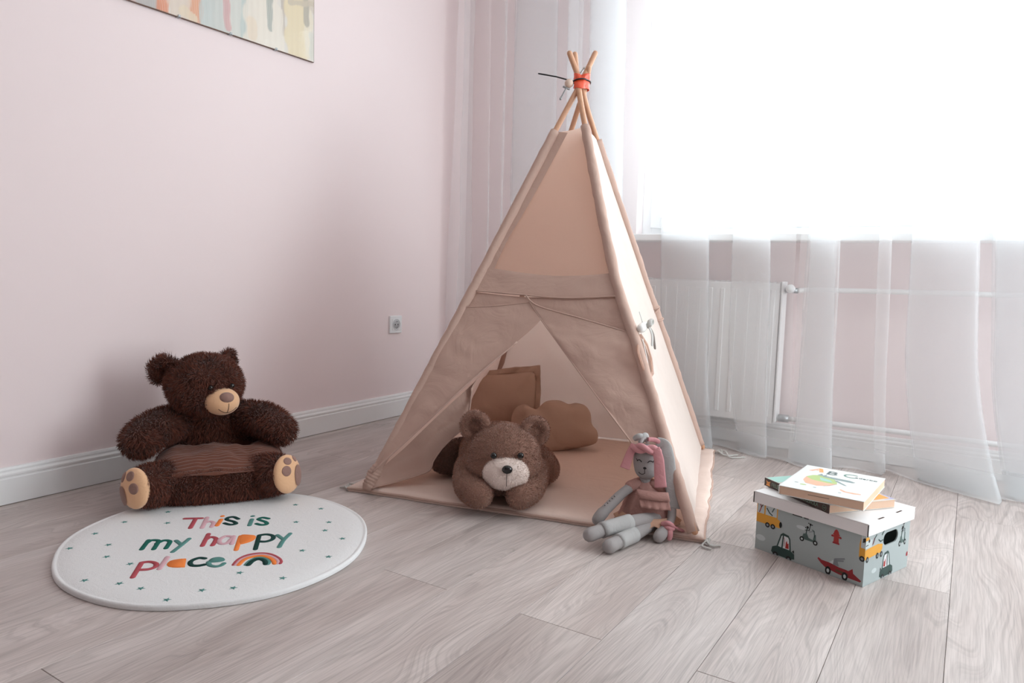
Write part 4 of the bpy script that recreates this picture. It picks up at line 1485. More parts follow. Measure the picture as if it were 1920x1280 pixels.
# pleated chest flap
g = Geo()
cA, cB = Vector((-0.043, -0.034, 0.107)), Vector((0.040, -0.024, 0.108))
dn = Vector((0.012, -0.018, -0.042))
nseg = 24
P = []
for i in range(nseg + 1):
    u = i / nseg
    row = []
    for j in range(8):
        v = j / 7
        q = cA.lerp(cB, u) + dn * v
        q.y -= 0.004 * v * abs(((u * 4) % 1) - 0.5) * 2 + 0.006 * math.sin(math.pi * u)
        q.z -= 0.006 * u
        row.append(BU(q))
    P.append(row)
fl = build('chest_frill', Geo().grid(P), M_DRESS, dress, solid=0.0025)
build('chest_bow', Geo().grid([[BU(cA.lerp(cB, u) + Vector((0, -0.007 - 0.006 * math.sin(math.pi * u), 0.004 - 0.006 * u)) + dn * (0.52 * v)) for v in (0, 0.5, 1)] for u in np.linspace(-0.02, 1.02, 14)]), M_DRESS, dress, solid=0.003)
# lace bloomers
P = []
for i in range(81):
    a = 2 * math.pi * i / 80
    row = []
    for j in range(5):
        t = j / 4
        r_ = 0.070 + 0.022 * t
        row.append(BU((-0.012 + (r_ + 0.004 * math.sin(a * 15) * t) * math.cos(a), 0.004 + (r_ * 0.82 + 0.004 * math.sin(a * 15) * t) * math.sin(a), 0.034 - 0.020 * t + 0.004 * math.sin(a * 13) * t)))
    P.append(row)
build('lace_hem', Geo().grid(P), M_LACE, dress, solid=0.0012)
# arms
build('arm', Geo().round_tube(catmull([(-0.058, 0.004, 0.106), (-0.085, -0.015, 0.086), (-0.112, -0.035, 0.060), (-0.138, -0.055, 0.033), (-0.146, -0.060, 0.020)], 4), [0.0135] * 5 + [0.0145] * 6 + [0.0165] * 6, 14).xf(BU), M_LINEN, doll)
build('arm', Geo().round_tube(catmull([(0.042, 0.012, 0.094), (0.054, -0.012, 0.062), (0.053, -0.032, 0.030), (0.040, -0.052, 0.012), (0.022, -0.082, -0.004)], 4), [0.012] * 8 + [0.011] * 4 + [0.013, 0.015, 0.0165, 0.017, 0.016], 14).xf(BU), M_LINEN, doll)
for k_ in range(5):
    q_ = Vector((-0.098, -0.026, 0.073)).lerp(Vector((-0.122, -0.042, 0.049)), k_ / 4) + Vector((-0.006, -0.010, 0.0105))
    build('arm_stitch', Geo().round_tube([q_ + Vector((-0.0012, 0, 0.001)), q_ + Vector((0.0014, 0.0003, -0.0015 + 0.001 * (k_ % 2)))], 0.0009, 6).xf(BU), M_THREAD, doll)
# legs with rolled trouser cuffs
l1 = catmull([(0.012, -0.022, 0.026), (-0.045, -0.075, 0.030), (-0.105, -0.130, 0.027), (-0.156, -0.178, 0.018)], 5)
l2 = catmull([(0.004, -0.03, 0.016), (-0.045, -0.100, 0.003), (-0.078, -0.155, 0.001), (-0.103, -0.198, 0.000)], 5)
for ln, c0, c1 in ((l1, 6, 12), (l2, 5, 11)):
    n_ = len(ln)
    lg = build('leg', Geo().round_tube(ln, [0.0195 - 0.002 * i / n_ for i in range(n_ - 3)] + [0.0180, 0.019, 0.019], 14).xf(BU), M_LINEN, doll)
    seg = ln[c0:c1 + 1]
    build('cuff', Geo().tube(seg, [0.0230, 0.0222, 0.0216, 0.021, 0.021, 0.0212, 0.0216][:len(seg)], 16).xf(BU), M_LINEN2, lg)
# head
hB = basis((-0.18, -1, -0.12))
hC = Vector((-0.022, 0.012, 0.178))
g = Geo().ball(hC, (0.037, 0.030, 0.052), hB, 24, 18).ball(hC + Vector((0, -0.003, -0.016)), (0.034, 0.030, 0.036), hB)
V, F = blob('head', g, None, None, None, 0.0035, 4)
g = Geo()
g.add([Vector(v) for v in V], F)
rh = build('head', g.xf(BU), M_LINEN, doll)
build('neck', Geo().tube([(-0.024, 0.02, 0.105), (-0.022, 0.015, 0.14)], 0.016, 12).xf(BU), M_LINEN, rh)


from mathutils.bvhtree import BVHTree
face_tree = BVHTree.FromPolygons([Vector(v) for v in V], F)


def fpt(x, z, lift=0.0006):
    o_ = hC + hB @ Vector((x, 0.1, z))
    h_ = face_tree.ray_cast(o_, -hB.col[1])[0]
    return (h_ if h_ else o_) + hB.col[1] * lift


M_F = Geo()
for cx in (-0.017, 0.014):
    M_F.round_tube([fpt(cx + x, 0.008 + 0.0045 * (1 - (x / 0.0065) ** 2)) for x in np.linspace(-0.0065, 0.0065, 7)], 0.0012, 6)
M_F.round_tube([fpt(-0.0235, 0.009), fpt(-0.0265, 0.013)], 0.0009, 6)
M_F.round_tube([fpt(0.0205, 0.009), fpt(0.0235, 0.013)], 0.0009, 6)
build('embroidered_eyes', M_F.xf(BU), M_THREAD, rh)
build('nose', Geo().ball(fpt(-0.003, -0.008, 0.0), (0.0048, 0.0022, 0.0034), hB).xf(BU), M_THREAD, rh)
build('mouth', Geo().round_tube([fpt(-0.003, z) for z in (-0.010, -0.016, -0.023)], 0.0010, 6).round_tube([fpt(x, -0.023 - 0.004 * math.sin(math.pi * (x + 0.003) / 0.017)) for x in np.linspace(-0.003, 0.014, 7)], 0.0010, 6).xf(BU), M_THREAD, rh)
# twisted rose headband and grey knot
g = Geo()
for ph in (0, math.pi):
    pts = []
    for t in np.linspace(0, 1, 30):
        th = R(205) + t * R(150)
        q = hC + hB @ Vector((0.040 * math.cos(th) * 1.0, 0.034 * (0.55 + 0.45 * math.sin(-th)) if False else 0.030 * -math.sin(th), 0.030 + 0.018 * -math.sin(th)))
        q += hB @ Vector((0, 0.004 * math.cos(t * 9 + ph), 0.0065 * math.sin(t * 9 + ph)))
        pts.append(q)
    g.round_tube(pts, 0.0085, 10)
band = build('headband', g.xf(BU), M_PINK, rh)
kc = Vector((-0.040, 0.004, 0.244))
build('knot', Geo().round_tube(catmull([kc + Vector((-0.014, 0, 0)), kc + Vector((-0.004, -0.008, 0.008)), kc + Vector((0.008, 0, 0.004)), kc + Vector((0.004, 0.008, -0.006))], 5), 0.0085, 10)
      .round_tube(catmull([kc + Vector((0.0, -0.008, -0.006)), kc + Vector((0.006, -0.006, 0.008)), kc + Vector((0.014, 0.002, 0.010)), kc + Vector((0.018, 0.006, -0.006))], 5), 0.007, 10).xf(BU), M_LINEN2, band)


def strip(name, pts, wid, mat, parent, up=(0, -1, 0), flat=0.22):
    c = catmull(pts, 6)
    w = [wid[0] + (wid[1] - wid[0]) * i / (len(c) - 1) for i in range(len(c))]
    return build(name, Geo().tube(c, w, 14, flat=flat, up=up).xf(BU), mat, parent)


strip('ear_lining', [(-0.056, -0.006, 0.228), (-0.066, -0.010, 0.205), (-0.074, -0.014, 0.180), (-0.080, -0.016, 0.160)], (0.010, 0.014), M_PINK, rh)
strip('ear_lining', [(0.002, -0.024, 0.226), (0.012, -0.036, 0.200), (0.016, -0.040, 0.165), (0.021, -0.042, 0.122)], (0.012, 0.0165), M_PINK, rh)
strip('ear_lining', [(-0.02, 0.0, 0.244), (0.0, 0.012, 0.241), (0.018, 0.024, 0.228)], (0.006, 0.007), M_PINK, rh, flat=0.6)
strip('ear', [(0.004, 0.02, 0.232), (0.026, 0.018, 0.226), (0.036, 0.006, 0.200), (0.044, 0.0, 0.150), (0.056, -0.01, 0.100), (0.056, -0.022, 0.060)], (0.016, 0.021), M_LINEN2, rh)
strip('ear', [(0.012, 0.03, 0.230), (0.036, 0.034, 0.205), (0.046, 0.030, 0.160), (0.056, 0.024, 0.110), (0.060, 0.02, 0.07)], (0.016, 0.020), M_LINEN, rh)
# rose wrist knot
wk = Vector((0.044, -0.046, 0.022))
build('wrist_knot', Geo().round_tube(catmull([wk + Vector((-0.012, -0.014, 0.004)), wk + Vector((0.0, -0.020, 0.010)), wk + Vector((0.012, -0.014, 0.002)), wk + Vector((0.010, 0.004, -0.004))], 5), 0.0065, 10)
      .round_tube(catmull([wk + Vector((-0.010, -0.012, -0.006)), wk + Vector((0.002, -0.022, -0.003)), wk + Vector((0.014, -0.012, -0.008))], 5), 0.0065, 10)
      .round_tube(catmull([wk + Vector((0.006, -0.018, -0.006)), wk + Vector((0.008, -0.024, -0.018)), wk + Vector((0.007, -0.024, -0.030))], 5), 0.008, 10, flat=0.6)
      .round_tube(catmull([wk + Vector((0.010, -0.004, 0.0)), wk + Vector((0.028, 0.004, -0.012)), wk + Vector((0.040, 0.012, -0.018))], 5), 0.008, 10, flat=0.5).xf(BU), M_PINK, doll)

# ------------------------------------------------------------------ toy box with printed sides, lid
BA = on_z(1617, 1101, 0)
BX = Frame((BA.x, BA.y, 0), 69.5)      # local x: along the right side, local y: along the long side
LW, LL, LH = 0.222, 0.294, 0.157
box = thing('toy_box', tuple(BX((LW / 2, LL / 2, 0))), 'grey cardboard storage box printed with vehicles, white lid, near the window', 'storage box')
M_CARD = plain('grey_printed_card', lin(168, 178, 178), 0.55, 0.3)
M_LID = plain('white_card', lin(236, 234, 234), 0.5, 0.3)
th = 0.003
g = Geo()
g.box(0, LW, 0, LL, 0.0005, th)
g.box(0, th, 0, LL, th, LH - th - 0.002).box(LW - th, LW, 0, LL, th, LH - th - 0.002)
g.box(th, LW - th, LL - th, LL, th, LH - th - 0.002)
# side with the hand hole (y = 0)
hx0, hx1, hz0, hz1 = 0.086, 0.160, 0.082, 0.114
cxh, czh, rh_ = (hx0 + hx1) / 2, (hz0 + hz1) / 2, (hz1 - hz0) / 2
hole = [(hx1 - rh_ + rh_ * math.cos(a), czh + rh_ * math.sin(a)) for a in np.linspace(-math.pi / 2, math.pi / 2, 9)] + [(hx0 + rh_ + rh_ * math.cos(a), czh + rh_ * math.sin(a)) for a in np.linspace(math.pi / 2, 3 * math.pi / 2, 9)]
outer = [(th, th), (LW - th, th), (LW - th, LH - th - 0.002), (th, LH - th - 0.002)]
pts = [Vector(p) for p in outer + hole]
ed = [(i, (i + 1) % 4) for i in range(4)] + [(4 + i, 4 + (i + 1) % 18) for i in range(18)]
v2, _, f2, *_ = delaunay_2d_cdt(pts, ed, [], 0, 1e-7)


def in_hole(c):
    x = min(max(c.x, hx0 + rh_), hx1 - rh_)
    return math.hypot(c.x - x, c.y - czh) < rh_ * 0.985


f2 = [f for f in f2 if not in_hole(sum((v2[i] for i in f), Vector((0, 0))) / 3)]
for yy in (0, th):
    g.add([(p.x, yy, p.y) for p in v2], [tuple(f) for f in f2])
nh = len(hole)
g.add([(x, 0, z) for x, z in hole] + [(x, th, z) for x, z in hole], [(i, (i + 1) % nh, nh + (i + 1) % nh, nh + i) for i in range(nh)])
build('body', g.xf(BX), M_CARD, box, smooth=False)
ov = 0.007
lid = build('lid', Geo().box(-ov, LW + ov, -ov, LL + ov, LH - 0.003, LH).box(-ov, -ov + 0.003, -ov + 0.0015, LL + ov - 0.0015, LH - 0.031, LH - 0.003)
            .box(LW + ov - 0.003, LW + ov, -ov + 0.0015, LL + ov - 0.0015, LH - 0.031, LH - 0.003).box(-ov + 0.0015, LW + ov - 0.0015, -ov, -ov + 0.003, LH - 0.031, LH - 0.003)
            .box(-ov + 0.0015, LW + ov - 0.0015, LL + ov - 0.003, LL + ov, LH - 0.031, LH - 0.003).xf(BX), M_LID, box, smooth=False, bevel=0.001)
M_SLOT = plain('dark_brown_slot', lin(70, 50, 42), 0.8)
for a, b in ((0.050, 0.078), (0.140, 0.168)):
    build('lid_slot', Geo().box(a, b, -ov + 0.004, -ov + 0.0085, LH - 0.001, LH + 0.0003).xf(BX), M_SLOT, lid, smooth=False)
for yy in (-ov, LL + ov):
    build('lid_corner_gap', Geo().box(-ov - 0.0004, -ov + 0.0012, yy - 0.0006, yy + 0.0012, LH - 0.031, LH - 0.002).xf(BX), M_DARK, lid, smooth=False)

PAL = {k: plain('print_' + k, lin(*c), 0.55, 0.3) for k, c in dict(yellow=(222, 160, 62), teal=(52, 74, 70), black=(34, 36, 36), red=(168, 58, 54), pale=(196, 206, 206), grey=(132, 138, 142), white=(216, 220, 222), green=(84, 104, 100), crimson=(146, 46, 52), brown=(96, 70, 54)).items()}


class Print:
    """flat printed shapes stacked a hair apart on a face; to3d maps (u, v, height)"""
    def __init__(self, to3d, clip=None):
        self.to3d, self.g, self.mats, self.h, self.clip = to3d, Geo(), [], 0.0002, clip

    def mi(self, c):
        m = PAL[c] if isinstance(c, str) else c
        if m not in self.mats:
            self.mats.append(m)
        return self.mats.index(m)

    def poly(self, c, pts):
        pts = [Vector((p[0], p[1])) for p in pts]
        if self.clip:
            u0, u1, v0, v1 = self.clip
            for ax_, lim, sg in ((0, u0, 1), (0, u1, -1), (1, v0, 1), (1, v1, -1)):
                out = []
                for a, b in zip(pts, pts[1:] + pts[:1]):
                    da, db = (a[ax_] - lim) * sg, (b[ax_] - lim) * sg
                    if da >= 0:
                        out.append(a)
                    if da * db < 0:
                        out.append(a.lerp(b, da / (da - db)))
                pts = out
                if len(pts) < 3:
                    return self
        self.g.add([self.to3d(p.x, p.y, self.h) for p in pts], [tuple(range(len(pts)))], self.mi(c))
        self.h += 0.00005
        return self

    def disc(self, c, x, y, rx, ry=None, n=18):
        ry = ry or rx
        return self.poly(c, [(x + rx * math.cos(a), y + ry * math.sin(a)) for a in np.linspace(0, 2 * math.pi, n, endpoint=False)])

    def line(self, c, pts, w):
        for a, b in zip(pts, pts[1:]):
            a, b = Vector(a), Vector(b)
            d = (b - a).normalized() * (w / 2)
            n_ = Vector((-d.y, d.x))
            self.poly(c, [a - d + n_, a - d - n_, b + d - n_, b + d + n_])
        return self

    def build(self, name, parent):
        me = raw_mesh(name, self.g.v, self.g.f, False)
        for m in self.mats:
            me.materials.append(m)
        me.polygons.foreach_set('material_index', self.g.mi)
        o = bpy.data.objects.new(name, me)
        C.objects.link(o)
        attach(o, parent)
        return o


long_face = lambda u, v, h: BX((-h, LL - u, v))        # u from the far left corner, v up
short_face = lambda u, v, h: BX((u, -h, v))            # u from the near corner to the right
LC, SC = (0, LL, 0.002, 0.126), (0, LW, 0.002, 0.126)


def bus(to, clip, x0, x1, z0):
    p = Print(to, clip)
    L_, H_ = x1 - x0, 0.05
    q = lambda a, b: (x0 + a * L_, z0 + b * H_)
    p.poly('yellow', [q(0, .15), q(.04, .1), q(.97, .1), q(1.0, .18), q(.97, .5), q(.9, .55), q(.9, 1.25), q(.06, 1.3), q(0, .8)])
    for a, b in ((.04, .26), (.30, .50), (.54, .87)):
        p.poly('pale', [q(a, .6), q(b, .6), q(b, 1.2), q(a, 1.2)])
    p.line('black', [q(.10, .9), q(.17, .95), q(.2, .7)], .003).disc('black', *q(.15, 1.0), .005)
    p.line('crimson', [q(.36, .65), q(.41, .95), q(.37, 1.1)], .0025).line('brown', [q(.41, .95), q(.47, 1.12)], .0025)
    p.line('teal', [q(.58, .95), q(.66, .75), q(.74, .66)], .003).line('green', [q(.74, .85), q(.80, 1.1), q(.85, 1.12)], .003)
    for a in (.1, .62, .78):
        p.disc('black', *q(a, .08), .0068).disc('grey', *q(a, .08), .0034)
    p.disc('black', *q(1.0, .3), .004, .008)
    return p


def car(to, clip, x, z, s, flip=1):
    p = Print(to, clip)
    q = lambda a, b: (x + flip * a * s, z + b * s)
    p.poly('teal', [q(-.5, .08), q(-.46, .28), q(-.30, .36), q(.35, .34), q(.5, .26), q(.52, .06), q(.3, 0), q(-.4, 0)])
    p.poly('teal', [q(-.28, .34), q(-.12, .88), q(-.02, .96), q(.22, .92), q(.30, .8), q(.36, .3)])
    p.poly('pale', [q(-.21, .38), q(-.08, .82), q(-.03, .86), q(-.06, .36)])
    p.poly('white', [q(.0, .36), q(.03, .86), q(.2, .84), q(.25, .76), q(.29, .36)])
    p.poly('red', [q(.11, .38), q(.12, .62), q(.16, .7), q(.19, .58), q(.24, .62), q(.26, .40)]).line('crimson', [q(.05, .45), q(.06, .7), q(.03, .78)], .02 * s)
    p.poly('black', [q(.4, .34), q(.48, .42), q(.5, .28)])
    for a in (-.3, .28):
        p.disc('black', *q(a, .0), .12 * s).disc('grey', *q(a, .0), .05 * s)
    return p


def scooter(to, clip, x, z, s, w=1.0):
    p = Print(to, clip)
    q = lambda a, b: (x + a * s * w, z + b * s)
    p.poly('green', [q(-.36, .22), q(-.30, .40), q(-.12, .44), q(-.02, .26), q(.20, .22), q(.26, .5), q(.34, .52), q(.36, .25), q(.30, .12), q(-.2, .12)])
    p.line('teal', [q(.28, .4), q(.24, .66), q(.16, .70)], .04 * s).line('grey', [q(.0, .56), q(.2, .64)], .035 * s)
    p.line('teal', [q(-.16, .44), q(-.12, .72)], .05 * s).disc('black', *q(-.10, .76), .06 * s).disc('black', *q(-.20, .72), .03 * s)
    p.line('black', [q(-.02, .62), q(.04, .9)], .035 * s).disc('black', *q(.04, .94), .055 * s).disc('black', *q(.13, .94), .03 * s).disc('black', *q(-.05, .98), .03 * s)
    p.line('black', [q(-.22, .6), q(.0, .64)], .03 * s)
    for a in (-.36, .34):
        p.disc('black', *q(a, .12), .12 * s * w, .12 * s).disc('pale', *q(a, .12), .055 * s * w, .055 * s)
    return p


def hydrant(to, clip, x, z, s):
    p = Print(to, clip)
    q = lambda a, b: (x + a * s, z + b * s)
    p.poly('red', [q(-.18, .1), q(.20, .1), q(.16, .60), q(-.16, .60)]).poly('red', [q(-.24, .6), q(.24, .6), q(.24, .68), q(-.24, .68)])
    p.poly('red', [q(-.2, .68), q(.2, .68), q(.14, .88), q(.03, 1.0), q(-.05, 1.0), q(-.15, .88)]).poly('crimson', [q(-.24, 0), q(.26, 0), q(.24, .12), q(-.22, .12)])
    p.poly('red', [q(-.32, .44), q(.34, .44), q(.34, .58), q(-.32, .58)]).disc('crimson', *q(-.3, .5), .06 * s).disc('crimson', *q(.32, .5), .06 * s)
    return p


def racer(to, clip, x0, x1, z0):
    p = Print(to, clip)
    L_ = x1 - x0
    q = lambda a, b: (x0 + a * L_, z0 + b)
    p.poly('crimson', [q(0, .026), q(.02, .030), q(.10, .026), q(.28, .026), q(.5, .022), q(.66, .022), q(.80, .020), q(1.0, .008), q(.98, .004), q(.8, .004), q(.5, .005), q(.2, .010), q(.08, .018)])
    p.poly('brown', [q(.42, .010), q(.72, .008), q(.7, .014), q(.44, .016)]).poly('crimson', [q(.68, .018), q(.80, .030), q(.82, .018)])
    p.poly('pale', [q(.27, .026), q(.36, .036), q(.42, .025)]).poly('grey', [q(.36, .024), q(.38, .040), q(.44, .042), q(.50, .024)])
    p.line('grey', [q(.42, .040), q(.60, .047)], .004).line('grey', [q(.43, .036), q(.58, .041)], .0035)
    for a in (.26, .64):
        p.disc('black', *q(a, .005), .0075, .0105).disc('pale', *q(a, .005), .0035, .005)
    return p


bus(long_face, LC, -0.028, 0.072, 0.070).build('bus_print', box)
car(long_face, LC, 0.082, 0.003, 0.066).build('car_print', box)
scooter(long_face, LC, 0.152, 0.062, 0.052).build('scooter_print', box)
hydrant(long_face, LC, 0.222, 0.083, 0.036).build('hydrant_print', box)
racer(long_face, LC, 0.178, 0.290, 0.006).build('race_car_print', box)
for u_, v_, a_, b_ in ((0.13, 0.096, 0.014, 0.005), (0.016, 0.034, 0.014, 0.008)):
    Print(long_face, LC).disc('pale', u_, v_, a_, b_).build('cloud_print', box)
for a_, b_ in ((0.105, 0.128), (0.137, 0.146)):
    Print(long_face, LC).line('black', [(a_, 0.1235), (b_, 0.1235)], 0.004).build('dash_print', box)
# the bus that wraps round the near corner
bus(long_face, LC, 0.280, 0.36, 0.064).build('bus_print', box)
pb = Print(short_face, SC)
pb.poly('yellow', [(0, .066), (.075, .070), (.083, .078), (.083, .09), (.06, .094), (.02, .092), (0, .09)]).poly('pale', [(0, .093), (.03, .093), (.03, .112), (0, .112)]).poly('yellow', [(0, .112), (.018, .113), (.014, .12), (0, .121)])
pb.disc('black', .016, .110, .004).line('black', [(.002, .100), (.012, .101)], .002).line('teal', [(.036, .100), (.044, .113), (.050, .118)], .003).line('crimson', [(.034, .098), (.040, .112)], .002).line('teal', [(.062, .104), (.072, .098), (.082, .1)], .003).line('green', [(.078, .114), (.088, .124)], .004)
for u_ in (.012, .060, .079):
    pb.disc('black', u_, .065, .0058, .0075).disc('grey', u_, .065, .0028, .0036)
pb.build('bus_print', box)
scooter(short_face, SC, 0.186, 0.064, 0.062, 0.62).build('scooter_print', box)
car(short_face, SC, 0.112, 0.003, 0.066, -1).build('car_print', box)
for a_, b_ in ((.108, .14), (.15, .17)):
    Print(short_face, SC).line('black', [(a_, .1235), (b_, .1235)], .0025).build('dash_print', box)
Print(short_face, SC).poly('crimson', [(.212, .03), (.221, .03), (.221, .04), (.216, .042), (.212, .037)]).build('mark_print', box)
Print(short_face, SC).disc('pale', .05, .03, .012, .006).build('cloud_print', box)

# ------------------------------------------------------------------ two books on the lid
def letters(body, size, place, mat, name, parent, ext=0.00015, bold=0.0, spacing=1.0, align='LEFT'):
    cu_ = bpy.data.curves.new(name, 'FONT')
    cu_.body, cu_.size, cu_.extrude, cu_.offset, cu_.space_character, cu_.align_x = body, size, ext, bold, spacing, align
    cu_.resolution_u = 3
    to_ = bpy.data.objects.new(name + '_tmp', cu_)
    C.objects.link(to_)
    dg = bpy.context.evaluated_depsgraph_get()
    me = bpy.data.meshes.new_from_object(to_.evaluated_get(dg))
    bpy.data.objects.remove(to_)
    me.name = name
    me.transform(place)
    me.materials.clear()
    me.materials.append(mat)
    o = bpy.data.objects.new(name, me)
    C.objects.link(o)
    attach(o, parent)
    return o


M_PAGE = plain('page_block', lin(226, 194, 170), 0.8, 0.1, bump=0.3, scale=400)
M_COVER = plain('glossy_white_cover', lin(232, 234, 232), 0.3, 0.5)
M_SPINE = plain('dark_brown_spine', lin(62, 44, 40), 0.4, 0.4)
for k, c in dict(leaf=(178, 200, 130), peach=(240, 180, 150), orange=(240, 160, 80), steel=(140, 158, 158), mint=(160, 206, 196), lavender=(180, 178, 206), ink=(92, 110, 108)).items():
    PAL[k] = plain('print_' + k, lin(*c), 0.4, 0.4)


def book(name, fr, W, D, H, label, spine_front=False, cover=None):
    t = thing(name, tuple(fr((W / 2, D / 2, 0))), label, 'book', 'books on the toy box')
    build('pages', Geo().box(0.0015 if not spine_front else 0.0005, W - 0.0015, 0.002, D - 0.0015, 0.0015, H - 0.0015).xf(fr), M_PAGE, t, smooth=False)
    build('cover', Geo().box(0, W, 0, D, 0, 0.0016).box(0, W, 0, D, H - 0.0016, H).xf(fr), cover or M_COVER, t, smooth=False, bevel=0.0006)
    if spine_front:
        build('spine', Geo().box(0, W, -0.0012, 0.0016, 0, H).xf(fr), M_SPINE, t, smooth=False, bevel=0.0006)
    else:
        build('spine', Geo().box(-0.0012, 0.0016, 0, D, 0, H).xf(fr), M_COVER, t, smooth=False, bevel=0.0006)
    return t


H2, H1 = 0.0215, 0.0235
B2 = Frame((-0.444, 2.017, LH + 0.0008), -39.3)
b2 = book('book', B2, 0.243, 0.205, H2, 'thick book with dark brown spine lying on the box lid under another book', True, plain('mint_orange_cover', lin(214, 206, 196), 0.35, 0.5))
sp = B2.T @ Matrix(((1, 0, 0, 0), (0, 0, -1, -0.0013), (0, 1, 0, 0), (0, 0, 0, 1)))
M_GREENINK = plain('print_greenish_ink', lin(120, 146, 128), 0.5)
letters('FELEK IDZIE DO', 0.0150, sp @ Matrix.Translation((0.030, 0.0052, 0)), M_GREENINK, 'spine_title', b2, spacing=0.95)
letters('PRZEDSZKOLA', 0.0135, sp @ Matrix.Translation((0.128, 0.0058, 0)), M_GREENINK, 'spine_title', b2, spacing=0.82)
pr2 = Print(lambda u, v, h: B2((u, -0.0012 - h, v)))
pr2.poly('orange', [(.008, .003), (.024, .003), (.022, .009), (.025, .017), (.020, .014), (.012, .014), (.008, .018), (.010, .009)]).disc('brown', .013, .010, .0012).disc('brown', .019, .010, .0012)
pr2.build('spine_emblem', b2)
ringp = [sp @ Vector((0.228 + 0.0065 * math.cos(a), 0.0108 + 0.0065 * math.sin(a), 0.0002)) for a in np.linspace(0, 2 * math.pi, 24, endpoint=False)]
zig = [sp @ Vector(p) for p in ((0.2245, 0.0125, 0.0002), (0.2265, 0.0085, 0.0002), (0.228, 0.0125, 0.0002), (0.2295, 0.0085, 0.0002), (0.2315, 0.0125, 0.0002))]
build('spine_logo', Geo().tube(ringp, 0.0004, 6, closed=True).tube(zig, 0.0004, 6), M_GREENINK, b2)
c2 = lambda u, v, h: B2((u, v, H2 + h))
Print(c2).poly('mint', [(.002, .003), (.05, .003), (.05, .08), (.03, .06), (.002, .12)]).build('mint_corner', b2)
Print(c2).poly('lavender', [(.234, .196), (.241, .16), (.241, .204), (.2, .204), (.2, .2)]).build('lavender_corner', b2)
Print(c2).poly('orange', [(.150, .11), (.225, .10), (.236, .13), (.232, .195), (.17, .198), (.15, .17)]).disc('white', .19, .15, .02, .014).disc('brown', .205, .165, .006).build('cover_picture', b2)

B1 = Frame((-0.378, 1.876, LH + 0.0008 + H2 + 0.0008), -4.5)
b1 = book('book', B1, 0.198, 0.262, H1, 'white alphabet board book lying on top of the dark spined book', False)
tp_ = B1.T @ Matrix.Translation((0, 0, H1 + 0.0004))
letters('B', 0.052, tp_ @ Matrix.Translation((0.062, 0.196, 0)), PAL['ink'], 'title_letter', b1, bold=0.0006)
letters('C', 0.052, tp_ @ Matrix.Translation((0.102, 0.200, 0)), plain('print_sea_green', lin(110, 150, 138), 0.4), 'title_letter', b1)
letters('aderko', 0.019, tp_ @ Matrix.Translation((0.134, 0.206, 0)), PAL['ink'], 'title_word', b1, spacing=1.0)
c1 = lambda u, v, h: B1((u, v, H1 + h))
Print(c1).poly('peach', [(.018, .204), (.036, .243), (.044, .244), (.028, .204)]).poly('orange', [(.036, .244), (.046, .243), (.056, .206), (.046, .203)]).poly('peach', [(.026, .218), (.048, .216), (.048, .222), (.027, .224)]).build('title_letter', b1)
p1 = Print(c1)
p1.poly('leaf', [(.030, .135), (.040, .160), (.062, .176), (.085, .168), (.105, .140), (.112, .110), (.09, .104), (.05, .108)]).poly('peach', [(.030, .135), (.05, .112), (.09, .104), (.112, .110), (.10, .080), (.075, .062), (.045, .070), (.032, .098)])
p1.poly('mint', [(.06, .150), (.09, .138), (.1, .118), (.07, .122)]).poly('steel', [(.055, .178), (.080, .172), (.130, .168), (.146, .158), (.140, .150), (.100, .152), (.068, .160)]).poly('steel', [(.098, .140), (.128, .112), (.136, .110), (.124, .124), (.104, .146)])
p1.line('steel', [(.09, .070), (.112, .108)], .0015).poly('steel', [(.050, .168), (.056, .190), (.063, .174), (.070, .188), (.072, .166)])
p1.build('bird_picture', b1)
Print(c1).poly('peach', [(.128, .064), (.140, .050), (.165, .046), (.180, .052), (.178, .060), (.160, .058), (.144, .058), (.130, .070)]).build('banana_picture', b1)
for x_, y_, a_, b_, k_ in ((.045, .050, .008, .005, 'leaf'), (.075, .042, .004, .003, 'steel'), (.026, .06, .005, .003, 'steel'), (.135, .036, .004, .0025, 'steel')):
    Print(c1).disc(k_, x_, y_, a_, b_).build('berry_picture', b1)
build('page_gap', Geo().box(0.07, 0.12, 0.0013, 0.0025, H1 * 0.55, H1 * 0.55 + 0.0007).xf(B1), M_SPINE, b1, smooth=False)

# ------------------------------------------------------------------ round rug with lettering
RC = Vector((-1.6063, 1.1460, 0))
e_a = Vector((-0.8513, 0.5246, 0))
e_b = Vector((-0.5246, -0.8513, 0)) * -1
RA, RB, RT = 0.396, 0.3745, 0.0125
rug = thing('round_rug', tuple(RC), 'round white rug with coloured words, small stars and a rainbow', 'rug')
M_PILE = cloth('white_pile', lin(232, 232, 232), 0, 420, 1.0, 0.12, 30)
NA = 120
prof = [(0.0, 1.0), (0.3, 1.0), (0.6, 1.0), (0.85, 1.0), (0.955, 1.0), (0.968, 0.86), (0.975, 0.86), (0.985, 1.02), (0.996, 0.9), (1.0, 0.6), (0.999, 0.08)]
v, f = [], []
for r_, h in prof[1:]:
    for k in range(NA):
        a = 2 * math.pi * k / NA
        p = RC + e_a * (RA * r_ * math.cos(a)) + e_b * (RB * r_ * math.sin(a))
        wob = 1 + 0.004 * math.sin(5 * a + 1) + 0.003 * math.sin(9 * a)
        p = RC + (p - RC) * (wob if r_ > 0.9 else 1)
        p.z = RT * h
        v.append(p)
v.append(RC + Vector((0, 0, RT)))
nr = len(prof) - 1
for i in range(nr - 1):
    f += [(i * NA + k, i * NA + (k + 1) % NA, (i + 1) * NA + (k + 1) % NA, (i + 1) * NA + k) for k in range(NA)]
f += [(len(v) - 1, (k + 1) % NA, k) for k in range(NA)]
build('pile', Geo().add(v, f), M_PILE, rug)
